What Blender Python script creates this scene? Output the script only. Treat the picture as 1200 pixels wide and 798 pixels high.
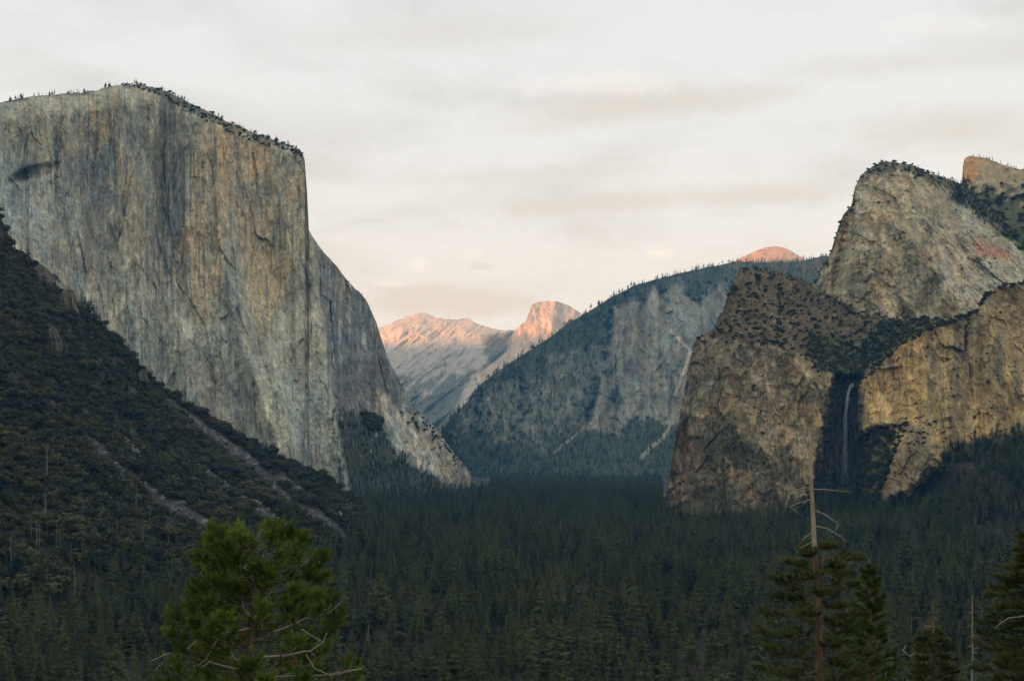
import bpy, math, random
import numpy as np
from mathutils import Vector, Matrix

# ------------------------------------------------------------------ scene, camera, light
for _o in list(bpy.data.objects):
    bpy.data.objects.remove(_o)
SC = bpy.context.scene
COL = SC.collection
random.seed(7)
F, CX, HY = 1870.0, 600.0, 540.0          # photograph pixels: focal length, centre column, horizon row

cam_d = bpy.data.cameras.new('camera')
cam = bpy.data.objects.new('camera', cam_d)
COL.objects.link(cam)
cam.location = (0, 0, 0)
cam.rotation_euler = (math.radians(90), 0, 0)
cam_d.sensor_width = 36.0
cam_d.lens = F / 1200.0 * 36.0
cam_d.shift_y = (HY - 399.0) / 1200.0
cam_d.clip_start = 0.5
cam_d.clip_end = 80000.0
SC.camera = cam

SUN_EL = math.radians(0.8)
SUN_AZ = math.radians(215.0)              # clockwise from +Y: behind the camera, to the left
SUN_DIR = Vector((math.sin(SUN_AZ) * math.cos(SUN_EL), math.cos(SUN_AZ) * math.cos(SUN_EL), math.sin(SUN_EL)))
sun_d = bpy.data.lights.new('sun', 'SUN')
sun = bpy.data.objects.new('sun', sun_d)
COL.objects.link(sun)
sun_d.energy = 5.0
sun_d.angle = math.radians(0.5)
sun_d.color = (1.0, 0.62, 0.38)
sun.rotation_euler = SUN_DIR.to_track_quat('Z', 'Y').to_euler()

SC.view_settings.view_transform = 'Standard'
SC.view_settings.look = 'None'
SC.view_settings.exposure = 0.50
SC.view_settings.gamma = 1.0
SC.cycles.use_denoising = True
SC.cycles.denoising_prefilter = 'NONE'
SC.cycles.use_adaptive_sampling = False

world = bpy.data.worlds.new('World')
SC.world = world
world.use_nodes = True


def build_world():
    nt = world.node_tree
    nt.nodes.clear()
    N, L = nt.nodes.new, nt.links.new

    def math_(op, a, b=None, c=None, clamp=False):
        n = N('ShaderNodeMath')
        n.operation = op
        n.use_clamp = clamp
        for k, v in enumerate((a, b, c)):
            if v is None:
                continue
            if isinstance(v, (int, float)):
                n.inputs[k].default_value = v
            else:
                L(v, n.inputs[k])
        return n.outputs[0]

    def mix(fac, a, b):
        n = N('ShaderNodeMix')
        n.data_type = 'RGBA'
        for sock, v in ((n.inputs[0], fac), (n.inputs[6], a), (n.inputs[7], b)):
            if isinstance(v, (int, float)):
                sock.default_value = v
            elif isinstance(v, tuple):
                sock.default_value = (*v, 1)
            else:
                L(v, sock)
        return n.outputs[2]

    def noise(vec, scale, detail, rough, dist=0.0):
        n = N('ShaderNodeTexNoise')
        n.inputs['Scale'].default_value = scale
        n.inputs['Detail'].default_value = detail
        n.inputs['Roughness'].default_value = rough
        n.inputs['Distortion'].default_value = dist
        L(vec, n.inputs['Vector'])
        return n.outputs['Fac']

    def ramp(f, a, b):
        n = N('ShaderNodeMapRange')
        n.interpolation_type = 'SMOOTHSTEP'
        n.inputs[1].default_value = a
        n.inputs[2].default_value = b
        L(f, n.inputs[0])
        return n.outputs[0]

    out = N('ShaderNodeOutputWorld')
    bg = N('ShaderNodeBackground')
    bg.inputs['Strength'].default_value = 0.1
    L(bg.outputs[0], out.inputs['Surface'])
    sky = N('ShaderNodeTexSky')
    sky.sky_type = 'NISHITA'
    sky.sun_disc = False
    sky.sun_elevation = SUN_EL
    sky.sun_rotation = SUN_AZ
    sky.altitude = 1300
    tc = N('ShaderNodeTexCoord')
    sep = N('ShaderNodeSeparateXYZ')
    L(tc.outputs['Generated'], sep.inputs[0])
    x, y, z = sep.outputs
    # a high cloud sheet: the view direction meets a plane overhead
    zz = math_('ADD', math_('MAXIMUM', z, 0.0), 0.16)
    comb = N('ShaderNodeCombineXYZ')
    L(math_('DIVIDE', x, zz), comb.inputs[0])
    L(math_('DIVIDE', y, zz), comb.inputs[1])
    big = noise(comb.outputs[0], 1.5, 6.0, 0.52, 0.6)
    fine = noise(comb.outputs[0], 4.2, 8.0, 0.55, 0.4)
    shade = math_('ADD', math_('MULTIPLY', ramp(big, 0.46, 0.66), 0.75), math_('MULTIPLY', ramp(fine, 0.45, 0.75), 0.45), clamp=True)
    low = ramp(z, 0.26, 0.06)
    clear = mix(low, (7.25, 7.6, 8.1), (7.75, 7.9, 8.3))
    grey = mix(low, (5.9, 6.05, 6.2), (6.7, 6.5, 6.4))
    veil = mix(shade, clear, grey)
    # small bright puffs and a thin bank above the far peaks
    az = math_('DIVIDE', x, math_('MAXIMUM', y, 0.05))
    el = math_('DIVIDE', z, math_('MAXIMUM', y, 0.05))
    wob = noise(tc.outputs['Generated'], 55.0, 4.0, 0.6)
    puff = None
    for (px, py, rx, ry, k) in ((490, 309, 9, 7, 1.0), (771, 297, 20, 6, 1.0), (762, 295, 9, 5, .6), (566, 313, 15, 4, -.55),
                                (455, 333, 22, 5, .7), (555, 296, 16, 6, .35), (700, 100, 90, 16, .6), (1110, 30, 90, 14, .4)):
        da = math_('DIVIDE', math_('SUBTRACT', az, (px - CX) / F), rx / F)
        de = math_('DIVIDE', math_('SUBTRACT', el, (HY - py) / F), ry / F)
        d2 = math_('SQRT', math_('ADD', math_('MULTIPLY', da, da), math_('MULTIPLY', de, de)))
        d2 = math_('ADD', d2, math_('MULTIPLY', math_('SUBTRACT', wob, 0.5), 2.2))
        m = math_('MULTIPLY', ramp(d2, 1.25, 0.3), k)
        m = math_('MULTIPLY', m, ramp(y, 0.2, 0.4))
        puff = m if puff is None else math_('ADD', puff, m)
    band = None
    for (px, py, rx, ry, k) in ((745, 122, 150, 24, 1.0), (640, 150, 60, 10, .5), (880, 112, 60, 16, .7), (1130, 150, 120, 26, .9), (700, 238, 120, 12, .8), (880, 228, 110, 15, .8),
                                (500, 40, 200, 22, .5), (1060, 75, 140, 16, .5), (600, 205, 140, 8, .4)):
        da = math_('DIVIDE', math_('SUBTRACT', az, (px - CX) / F), rx / F)
        de = math_('DIVIDE', math_('SUBTRACT', math_('ADD', el, math_('MULTIPLY', az, -.06)), (HY - py) / F - .06 * (px - CX) / F), ry / F)
        d2 = math_('SQRT', math_('ADD', math_('MULTIPLY', da, da), math_('MULTIPLY', de, de)))
        d2 = math_('ADD', d2, math_('ADD', math_('MULTIPLY', math_('SUBTRACT', fine, 0.5), 2.6), math_('MULTIPLY', math_('SUBTRACT', wob, 0.5), 0.9)))
        m = math_('MULTIPLY', math_('MULTIPLY', ramp(d2, 1.5, 0.1), k), ramp(y, 0.2, 0.4))
        band = m if band is None else math_('MAXIMUM', band, m)
    veil = mix(math_('MULTIPLY', band, .9), veil, (6.35, 6.1, 5.75))
    bank = math_('MULTIPLY', math_('DIVIDE', math_('SUBTRACT', az, (520 - CX) / F), 130 / F), 1.0)
    bank2 = math_('DIVIDE', math_('SUBTRACT', el, (HY - 352) / F), 24 / F)
    bd = math_('SQRT', math_('ADD', math_('MULTIPLY', bank, bank), math_('MULTIPLY', bank2, bank2)))
    bd = math_('ADD', bd, math_('MULTIPLY', math_('SUBTRACT', fine, 0.5), 1.6))
    bankm = math_('MULTIPLY', ramp(bd, 1.2, 0.35), ramp(y, 0.2, 0.4))
    veil = mix(math_('MULTIPLY', bankm, 0.85, clamp=True), veil, (6.75, 6.2, 5.95))
    veil = mix(math_('MULTIPLY', math_('MAXIMUM', puff, 0.0), 0.75, clamp=True), veil, (8.6, 8.4, 8.3))
    veil = mix(math_('MULTIPLY', math_('MAXIMUM', math_('MULTIPLY', puff, -1.0), 0.0), 0.8, clamp=True), veil, (6.0, 5.9, 6.0))
    col = mix(0.80, sky.outputs[0], veil)
    L(col, bg.inputs['Color'])


build_world()

# ------------------------------------------------------------------ small numeric kit
_rs = np.random.RandomState(11)
PERM = np.tile(_rs.permutation(256), 3).astype(np.int64)
GRAD = _rs.normal(size=(256, 3))
GRAD /= np.linalg.norm(GRAD, axis=1)[:, None]
RND = _rs.rand(256)


def pn(x, y, z=0.0):
    """gradient noise, about -1..1"""
    x, y, z = np.broadcast_arrays(np.asarray(x, float), np.asarray(y, float), np.asarray(z, float))
    xi, yi, zi = np.floor(x), np.floor(y), np.floor(z)
    fx, fy, fz = x - xi, y - yi, z - zi
    xi, yi, zi = xi.astype(np.int64) & 255, yi.astype(np.int64) & 255, zi.astype(np.int64) & 255
    u, v, w = (f * f * f * (f * (f * 6 - 15) + 10) for f in (fx, fy, fz))
    r = 0.0
    for dx in (0, 1):
        for dy in (0, 1):
            for dz in (0, 1):
                h = PERM[PERM[PERM[(xi + dx) & 255] + yi + dy & 255] + zi + dz & 255]
                g = GRAD[h]
                dot = g[..., 0] * (fx - dx) + g[..., 1] * (fy - dy) + g[..., 2] * (fz - dz)
                r = r + dot * (u if dx else 1 - u) * (v if dy else 1 - v) * (w if dz else 1 - w)
    return r * 1.6


def fbm(x, y, z=0.0, o=4, g=0.5):
    s, a, f = 0.0, 1.0, 1.0
    for k in range(o):
        s = s + a * pn(np.asarray(x) * f + 17.3 * k, np.asarray(y) * f + 5.1 * k, np.asarray(z) * f + 9.7 * k)
        a *= g
        f *= 2.03
    return s


def ridged(x, y, z=0.0, o=3):
    s, a, f = 0.0, 1.0, 1.0
    for k in range(o):
        s = s + a * (1 - 2 * np.abs(pn(np.asarray(x) * f + 31.7 * k, np.asarray(y) * f + 3.9 * k, np.asarray(z) * f)))
        a *= 0.5
        f *= 2.1
    return s


def vor(u, v, seed=0):
    """value of the nearest cell (0..1) and the distance to the cell's edge"""
    u, v = np.asarray(u, float), np.asarray(v, float)
    ui, vi = np.floor(u).astype(np.int64), np.floor(v).astype(np.int64)
    f1 = np.full(u.shape, 9.0)
    f2 = np.full(u.shape, 9.0)
    val = np.zeros(u.shape)
    for dx in (-1, 0, 1):
        for dy in (-1, 0, 1):
            a, b = ui + dx, vi + dy
            h = PERM[PERM[(a + seed) & 255] + (b & 255)]
            h2 = PERM[h + 7]
            d = np.hypot(a + RND[h] - u, b + RND[h2] - v)
            near = d < f1
            f2 = np.where(near, f1, np.minimum(f2, d))
            val = np.where(near, RND[PERM[h2 + 3]], val)
            f1 = np.where(near, d, f1)
    return val, f2 - f1


def sstep(x, a, b):
    t = np.clip((np.asarray(x, float) - a) / (b - a), 0, 1)
    return t * t * (3 - 2 * t)


def tps(pts):
    """smooth surface through (px, py, value) points"""
    p = np.array(pts, float)
    xy = p[:, :2] / 100.0
    n = len(p)
    d = np.linalg.norm(xy[:, None] - xy[None], axis=2)
    K = np.where(d > 0, d * d * np.log(np.maximum(d, 1e-9)), 0.0) + np.eye(n) * 0.02
    P = np.hstack([np.ones((n, 1)), xy])
    A = np.vstack([np.hstack([K, P]), np.hstack([P.T, np.zeros((3, 3))])])
    w = np.linalg.solve(A, np.concatenate([p[:, 2], np.zeros(3)]))

    def f(px, py):
        px, py = np.asarray(px, float) / 100, np.asarray(py, float) / 100
        r = w[n] + w[n + 1] * px + w[n + 2] * py
        for k in range(n):
            q = np.maximum((px - xy[k, 0]) ** 2 + (py - xy[k, 1]) ** 2, 1e-12)
            r = r + w[k] * 0.5 * q * np.log(q)
        return r
    return f


def facets(u, z, su, sz, seed, tilt, step, warp=.10):
    """angular rock: every cell is a plane with its own lean and its own stand-off"""
    a = u / su + warp * pn(u / su * .9, z / sz * .9, seed + .5) + warp * .5 * pn(u / su * 3.1, z / sz * 3.1, seed + 8.5)
    b = z / sz + warp * pn(u / su * .9 + 7, z / sz * .9, seed + .9) + warp * .5 * pn(u / su * 3.1 + 5, z / sz * 3.1, seed + 4.5)
    ui, vi = np.floor(a).astype(np.int64), np.floor(b).astype(np.int64)
    f1 = np.full(a.shape, 9.0)
    out = np.zeros(a.shape)
    for dx in (-1, 0, 1):
        for dy in (-1, 0, 1):
            i, j = ui + dx, vi + dy
            h = PERM[PERM[(i + seed) & 255] + (j & 255)]
            h2 = PERM[h + 7]
            du, dv = a - i - RND[h], b - j - RND[h2]
            d = du * du + dv * dv
            v = (RND[PERM[h2 + 3]] - .5) * step + ((RND[PERM[h + 19]] - .5) * du + (RND[PERM[h2 + 31]] - .5) * dv) * 2 * tilt
            m = d < f1
            out = np.where(m, v, out)
            f1 = np.where(m, d, f1)
    return out


def ledge(px, py, ang, lx, ly, seed, th=.9):
    c, s_ = math.cos(math.radians(ang)), math.sin(math.radians(ang))
    a, b = px * c + py * s_, -px * s_ + py * c
    n = 1 - np.abs(pn(a / lx + .4 * pn(a / 14, b / 14, seed + .2), b / ly + .35 * pn(a / 9, b / 9, seed + .6), seed))
    return sstep(n, th, 1.0) * np.clip(.35 + 1.3 * pn(a / 30, b / 24, seed + 3.0), 0, 1)


def slabs(c, u, z, su, sz, seed, k):
    """neighbouring slabs weather to slightly different greys and tans"""
    for q, (a, b) in enumerate(((1, 1), (.42, .40), (.2, .17))):
        v, _ = vor(u / (su * a) + .3 * pn(u / su / a, z / sz / b, seed), z / (sz * b) + .3 * pn(u / su / a, z / sz / b, seed + 4), seed + 5 * q)
        w, _ = vor(u / (su * a) + 91.3, z / (sz * b) + 17.1, seed + 5 * q + 2)
        d = (v - .5) * k * (1.0, .9, .8)[q]
        h = (w - .5) * k * .35
        c = c * np.stack([1 + d + h, 1 + d, 1 + d - h], -1)
    n = fbm(u / (su * .11), z / (sz * .09), seed + 2.0, 3, .7)
    return c * (1 + k * .55 * np.clip(n, -1.3, 1.3))[..., None]


def blob(px, py, cx, cy, rx, ry, ang=0.0, soft=0.5):
    c, s = math.cos(math.radians(ang)), math.sin(math.radians(ang))
    dx, dy = px - cx, py - cy
    a, b = (dx * c + dy * s) / rx, (-dx * s + dy * c) / ry
    return 1 - sstep(np.hypot(a, b), 1 - soft, 1 + soft)


def poly_dist(px, py, pts):
    """distance to a polyline and the running parameter 0..1 of the nearest point"""
    best = np.full(np.shape(px), 1e9)
    par = np.zeros(np.shape(px))
    n = len(pts) - 1
    for k in range(n):
        (ax, ay), (bx, by) = pts[k][:2], pts[k + 1][:2]
        vx, vy = bx - ax, by - ay
        t = np.clip(((px - ax) * vx + (py - ay) * vy) / (vx * vx + vy * vy + 1e-9), 0, 1)
        d = np.hypot(px - ax - t * vx, py - ay - t * vy)
        m = d < best
        best = np.where(m, d, best)
        par = np.where(m, (k + t) / n, par)
    return best, par


def inside(px, py, poly):
    r = np.zeros(np.shape(px), bool)
    n = len(poly)
    for k in range(n):
        (x1, y1), (x2, y2) = poly[k], poly[(k + 1) % n]
        c = ((y1 > py) != (y2 > py)) & (px < (x2 - x1) * (py - y1) / (y2 - y1 + 1e-12) + x1)
        r ^= c
    return r


def region(px, py, poly, soft, wob):
    """soft mask of a polygon, its border roughened by wob"""
    d, _ = poly_dist(px, py, list(poly) + [poly[0]])
    sd = np.where(inside(px, py, poly), d, -d) + wob
    return sstep(sd, -soft, soft)


def at(px, py, Y):
    return np.stack([(px - CX) / F * Y, Y + 0 * px, (HY - py) / F * Y], axis=-1)


def lerp(a, b, m):
    m = np.asarray(m)[..., None]
    return a * (1 - m) + np.array(b, float) * m


# ------------------------------------------------------------------ object helpers
def put(o, label=None, cat=None, group=None, kind=None):
    if label: o['label'] = label
    if cat: o['category'] = cat
    if group: o['group'] = group
    if kind: o['kind'] = kind
    return o


def link(name, me, mat=None, parent=None):
    o = bpy.data.objects.new(name, me)
    COL.objects.link(o)
    if mat is not None and len(me.materials) == 0:
        me.materials.append(mat)
    if parent is not None:
        o.parent = parent
    return o


def empty(name, loc, rz=0.0, sc=1.0):
    o = bpy.data.objects.new(name, None)
    COL.objects.link(o)
    o.location = loc
    o.rotation_euler = (0, 0, rz)
    o.scale = (sc, sc, sc)
    o.empty_display_size = 0.5
    return o


def mesh_np(name, verts, faces, smooth=True, colors=None):
    """mesh from numpy arrays; faces an (n,3) or (n,4) array, or a list of such"""
    me = bpy.data.meshes.new(name)
    verts = np.asarray(verts, np.float32)
    fl = faces if isinstance(faces, list) else [faces]
    fl = [np.asarray(f, np.int32) for f in fl if len(f)]
    me.vertices.add(len(verts))
    me.vertices.foreach_set('co', verts.ravel())
    idx = np.concatenate([f.ravel() for f in fl])
    tot = np.concatenate([np.full(len(f), f.shape[1], np.int32) for f in fl])
    st = np.concatenate([[0], np.cumsum(tot)[:-1]]).astype(np.int32)
    me.loops.add(len(idx))
    me.loops.foreach_set('vertex_index', idx)
    me.polygons.add(len(tot))
    me.polygons.foreach_set('loop_start', st)
    me.polygons.foreach_set('use_smooth', np.full(len(tot), smooth, bool))
    if colors is not None:
        a = me.attributes.new('tint', 'FLOAT_COLOR', 'POINT')
        c = np.ones((len(verts), 4), np.float32)
        c[:, :3] = colors
        a.data.foreach_set('color', c.ravel())
    me.update(calc_edges=True)
    me.validate()
    return me


def grid_faces(nr, nc):
    i = np.arange(nr * nc).reshape(nr, nc)
    return np.stack([i[:-1, :-1], i[:-1, 1:], i[1:, 1:], i[1:, :-1]], -1).reshape(-1, 4)


class Geo:
    """collects tubes, blades and quads into one mesh"""
    def __init__(s):
        s.v, s.q, s.t = [], [], []

    def tube(s, pts, rad, n=6, cap=True):
        pts = [Vector(p) for p in pts]
        b0 = len(s.v)
        prev = None
        for i, p in enumerate(pts):
            d = (pts[min(i + 1, len(pts) - 1)] - pts[max(i - 1, 0)]).normalized()
            if prev is None:
                a = d.orthogonal().normalized()
            else:
                a = (prev - d * prev.dot(d)).normalized()
            prev = a
            b = d.cross(a)
            for k in range(n):
                an = 2 * math.pi * k / n
                s.v.append(tuple(p + (a * math.cos(an) + b * math.sin(an)) * rad[i]))
        for i in range(len(pts) - 1):
            for k in range(n):
                k2 = (k + 1) % n
                s.q.append((b0 + i * n + k, b0 + i * n + k2, b0 + (i + 1) * n + k2, b0 + (i + 1) * n + k))
        if cap:
            s.v.append(tuple(pts[-1] + (pts[-1] - pts[-2]).normalized() * rad[-1] * 0.6))
            e = len(s.v) - 1
            m = b0 + (len(pts) - 1) * n
            for k in range(n):
                s.t.append((m + k, m + (k + 1) % n, e))

    def tri(s, a, b, c):
        i = len(s.v)
        s.v += [tuple(a), tuple(b), tuple(c)]
        s.t.append((i, i + 1, i + 2))

    def quad(s, a, b, c, d):
        i = len(s.v)
        s.v += [tuple(a), tuple(b), tuple(c), tuple(d)]
        s.q.append((i, i + 1, i + 2, i + 3))

    def mesh(s, name, smooth=False):
        fs = []
        if s.q: fs.append(np.array(s.q, np.int32))
        if s.t: fs.append(np.array(s.t, np.int32))
        return mesh_np(name, np.array(s.v), fs, smooth)


# ------------------------------------------------------------------ materials
def nodes(name):
    m = bpy.data.materials.new(name)
    m.use_nodes = True
    nt = m.node_tree
    bs = nt.nodes['Principled BSDF']
    bs.inputs['Specular IOR Level'].default_value = 0.15
    return m, nt, bs


def rock_mat(name, scale, bump, contrast=0.35, vertical=3.0, tone=(1, 1, 1)):
    """granite: the mesh's own tint, grain and cracks of a few metres, relief"""
    m, nt, bs = nodes(name)
    N, L = nt.nodes.new, nt.links.new
    at_ = N('ShaderNodeAttribute')
    at_.attribute_name = 'tint'
    tc = N('ShaderNodeTexCoord')
    mp = N('ShaderNodeMapping')
    mp.inputs['Scale'].default_value = (scale, scale, scale / vertical)
    L(tc.outputs['Object'], mp.inputs['Vector'])
    n1 = N('ShaderNodeTexNoise')
    n1.inputs['Scale'].default_value = 1.0
    n1.inputs['Detail'].default_value = 5.0
    n1.inputs['Roughness'].default_value = 0.65
    L(mp.outputs[0], n1.inputs['Vector'])
    n2 = N('ShaderNodeTexNoise')
    n2.inputs['Scale'].default_value = 0.31
    n2.inputs['Detail'].default_value = 6.0
    n2.inputs['Roughness'].default_value = 0.7
    n2.inputs['Distortion'].default_value = 0.8
    L(mp.outputs[0], n2.inputs['Vector'])
    add = N('ShaderNodeMath')
    add.operation = 'ADD'
    L(n1.outputs['Fac'], add.inputs[0])
    L(n2.outputs['Fac'], add.inputs[1])
    mr = N('ShaderNodeMapRange')
    mr.inputs[1].default_value = 0.7
    mr.inputs[2].default_value = 1.3
    mr.inputs[3].default_value = 1 - contrast
    mr.inputs[4].default_value = 1 + contrast
    L(add.outputs[0], mr.inputs[0])
    vm = N('ShaderNodeVectorMath')
    vm.operation = 'SCALE'
    tn = N('ShaderNodeVectorMath')
    tn.operation = 'MULTIPLY'
    tn.inputs[1].default_value = tone
    L(at_.outputs['Color'], tn.inputs[0])
    L(tn.outputs[0], vm.inputs[0])
    L(mr.outputs[0], vm.inputs['Scale'])
    L(vm.outputs[0], bs.inputs['Base Color'])
    bs.inputs['Roughness'].default_value = 0.95
    bp = N('ShaderNodeBump')
    bp.inputs['Strength'].default_value = 1.0
    bp.inputs['Distance'].default_value = bump
    L(add.outputs[0], bp.inputs['Height'])
    L(bp.outputs[0], bs.inputs['Normal'])
    return m


def leaf_mat(name, col, col2, noise_scale=4.0, rough=0.7, spread=0.6, stand=0.009):
    """foliage: colour wanders from plant to plant and from clump to clump"""
    m, nt, bs = nodes(name)
    N, L = nt.nodes.new, nt.links.new
    oi = N('ShaderNodeObjectInfo')
    tc = N('ShaderNodeTexCoord')
    n1 = N('ShaderNodeTexNoise')
    n1.inputs['Scale'].default_value = noise_scale
    n1.inputs['Detail'].default_value = 2.0
    L(tc.outputs['Object'], n1.inputs['Vector'])
    a = N('ShaderNodeMath')
    a.operation = 'MULTIPLY_ADD'
    L(oi.outputs['Random'], a.inputs[0])
    a.inputs[1].default_value = spread
    sc = N('ShaderNodeMath')
    sc.operation = 'MULTIPLY_ADD'
    L(n1.outputs['Fac'], sc.inputs[0])
    sc.inputs[1].default_value = 1.2
    sc.inputs[2].default_value = -0.4
    L(sc.outputs[0], a.inputs[2])
    mx = N('ShaderNodeMix')
    mx.data_type = 'RGBA'
    mx.clamp_factor = True
    ge = N('ShaderNodeNewGeometry')
    n2 = N('ShaderNodeTexNoise')
    n2.inputs['Scale'].default_value = stand
    n2.inputs['Detail'].default_value = 3.0
    L(ge.outputs['Position'], n2.inputs['Vector'])
    pt = N('ShaderNodeMath')
    pt.operation = 'MULTIPLY_ADD'
    L(n2.outputs['Fac'], pt.inputs[0])
    pt.inputs[1].default_value = 2.2
    pt.inputs[2].default_value = -1.1
    ad = N('ShaderNodeMath')
    ad.operation = 'ADD'
    L(a.outputs[0], ad.inputs[0])
    L(pt.outputs[0], ad.inputs[1])
    L(ad.outputs[0], mx.inputs[0])
    mx.inputs[6].default_value = (*col, 1)
    mx.inputs[7].default_value = (*col2, 1)
    L(mx.outputs[2], bs.inputs['Base Color'])
    bs.inputs['Roughness'].default_value = rough
    return m


def bark_mat(name, col, col2, scale=6.0, bump=0.02):
    m, nt, bs = nodes(name)
    N, L = nt.nodes.new, nt.links.new
    tc = N('ShaderNodeTexCoord')
    mp = N('ShaderNodeMapping')
    mp.inputs['Scale'].default_value = (scale, scale, scale * 0.3)
    L(tc.outputs['Object'], mp.inputs['Vector'])
    n1 = N('ShaderNodeTexNoise')
    n1.inputs['Scale'].default_value = 1.0
    n1.inputs['Detail'].default_value = 5.0
    n1.inputs['Roughness'].default_value = 0.7
    L(mp.outputs[0], n1.inputs['Vector'])
    mr = N('ShaderNodeMapRange')
    mr.inputs[1].default_value = 0.35
    mr.inputs[2].default_value = 0.65
    L(n1.outputs['Fac'], mr.inputs[0])
    mx = N('ShaderNodeMix')
    mx.data_type = 'RGBA'
    L(mr.outputs[0], mx.inputs[0])
    mx.inputs[6].default_value = (*col, 1)
    mx.inputs[7].default_value = (*col2, 1)
    L(mx.outputs[2], bs.inputs['Base Color'])
    bs.inputs['Roughness'].default_value = 0.9
    bp = N('ShaderNodeBump')
    bp.inputs['Distance'].default_value = bump
    L(n1.outputs['Fac'], bp.inputs['Height'])
    L(bp.outputs[0], bs.inputs['Normal'])
    return m


M_GRANITE = rock_mat('granite', 0.10, 6.0, 0.5, 2.6, (1.27, 1.29, 1.15))
M_BROKEN = rock_mat('broken_granite', 0.10, 6.0, 0.55, 1.5, (1.34, 1.27, 1.05))
M_GOLD = rock_mat('golden_granite', 0.10, 6.0, 0.5, 2.6, (1.50, 1.37, 1.05))
M_FAR = rock_mat('far_granite', 0.03, 10.0, 0.30, 1.5, (1.06, 1.04, 1.02))
M_SOIL = rock_mat('forest_soil', 0.25, 1.5, 0.5, 1.0)
M_CONIFER = leaf_mat('conifer_needles', (0.004, 0.010, 0.004), (0.070, 0.084, 0.018), 5.0, .7, .8)
M_OAK = leaf_mat('oak_leaves', (0.009, 0.014, 0.005), (0.074, 0.070, 0.022), 4.0, .7, .75)
M_BARK = bark_mat('conifer_bark', (0.06, 0.045, 0.035), (0.14, 0.10, 0.075))
M_SNAG = bark_mat('weathered_wood', (0.20, 0.18, 0.16), (0.36, 0.32, 0.28))
M_RUBBLE = bark_mat('talus_stone', (0.05, 0.049, 0.048), (0.24, 0.235, 0.22), 0.6, 0.2)

# ------------------------------------------------------------------ terrain
CREST = np.array([(-420, -60), (-200, 110), (-60, 215), (0, 250), (12, 288), (25, 300), (45, 315), (62, 335), (91, 362), (116, 376), (136, 398),
                  (157, 420), (170, 440), (190, 457), (215, 474), (248, 492), (281, 515), (314, 532), (351, 549), (389, 568), (420, 590),
                  (455, 622), (480, 648)], float)
CREST_Y = np.interp(CREST[:, 0], [-420, 0, 480], [2450, 2600, 2780])
CREST_X = (CREST[:, 0] - CX) / F * CREST_Y
CREST_Z = (HY - CREST[:, 1]) / F * CREST_Y


def valley_floor(X, Y):
    r = np.hypot(X, Y)
    near = np.interp(r, [0, 4, 20, 65, 200, 600, 1000, 3000, 5500, 8000, 20000],
                     [-1.7, -1.75, -7.5, -24, -75, -134, -150, -115, -97, -70, -60])
    back = np.interp(-Y, [0, 5, 300, 2000, 9000], [-1.7, -1.7, 25, 40, 40])
    t = sstep(Y, -30, 10)
    return near * t + back * (1 - t)


def slope_left(X, Y):
    yc = np.interp(X, CREST_X, CREST_Y)
    zc = np.interp(X, CREST_X, CREST_Z, right=-400)
    zc = np.where(X > CREST_X[-1], CREST_Z[-1] - 0.8 * (X - CREST_X[-1]), zc)
    g = fbm(X / 260 + 3, Y / 500, 0.3, 4) * 26 + ridged(X / 120 + Y / 240, Y / 420, 1.7, 3) * 9
    front = zc - 0.11 * (yc - Y) + g * sstep(yc - Y, 0, 250)
    behind = zc - 0.62 * (Y - yc)
    z = np.where(Y < yc, front, behind)
    return z - 500 * (1 - sstep(Y, 450, 1250))


def slope_right(X, Y):
    a = np.interp(X + 30 * fbm(X / 300, Y / 300, 2.2, 3), [330, 560, 665, 703, 741, 866, 1000, 1500], [0, 16, 32, 58, 108, 146, 205, 340]) * sstep(Y, 1150, 2650)
    return np.minimum(a, 330)


def ground(X, Y):
    X, Y = np.asarray(X, float), np.asarray(Y, float)
    b = valley_floor(X, Y) + slope_right(X, Y) * (1 - sstep(Y, 3600, 5000))
    far = sstep(np.hypot(X, Y), 150, 900)
    b = b + far * (fbm(X / 220, Y / 220, 0.5, 4) * 6 + fbm(X / 45, Y / 45, 4.5, 2) * 1.5)
    s = slope_left(X, Y)
    k = 18.0
    h = np.clip(0.5 + 0.5 * (s - b) / k, 0, 1)
    return b * (1 - h) + s * h + k * h * (1 - h)


def hit(px, py, y0=250.0, y1=9000.0):
    """where the sight line through a photograph pixel meets the ground"""
    Y = np.geomspace(y0, y1, 4000)
    d = (HY - py) / F * Y - ground((px - CX) / F * Y, Y)
    k = np.argmax(d < 0)
    return float((px - CX) / F * Y[k]), float(Y[k])


TALUS = [
    ([(196, 470), (230, 495), (260, 518), (288, 538), (305, 558), (320, 573), (343, 592), (370, 609), (402, 629)], 6, 8),
    ([(326, 560), (352, 574), (372, 586), (392, 600), (410, 614)], 4, 7),
    ([(214, 531), (238, 550), (263, 568), (285, 585), (308, 603), (332, 622)], 3.5, 7),
    ([(60, 466), (64, 480), (80, 488), (96, 503), (114, 525), (130, 544), (152, 559), (180, 578), (210, 597), (235, 612)], 3.5, 11),
    ([(142, 512), (156, 526), (164, 534)], 3, 5),
]
TALUS_W = [([hit(px, py) for px, py in p], a * 2.0 * k, b * 2.0 * k) for (p, a, b), k in zip(TALUS, (1.15, .85, .9, .48, .7))]


def talus_mask(X, Y):
    m = np.zeros(np.shape(X))
    w = fbm(X / 30, Y / 45, 7.7, 3)
    for pts, wa, wb in TALUS_W:
        d, t = poly_dist(X, Y * 0.35, [(x, y * 0.35) for x, y in pts])
        m = np.maximum(m, 1 - sstep(d + w * 4.5, (wa + (wb - wa) * t) * 0.65, (wa + (wb - wa) * t) * 1.1))
    return m


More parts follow.
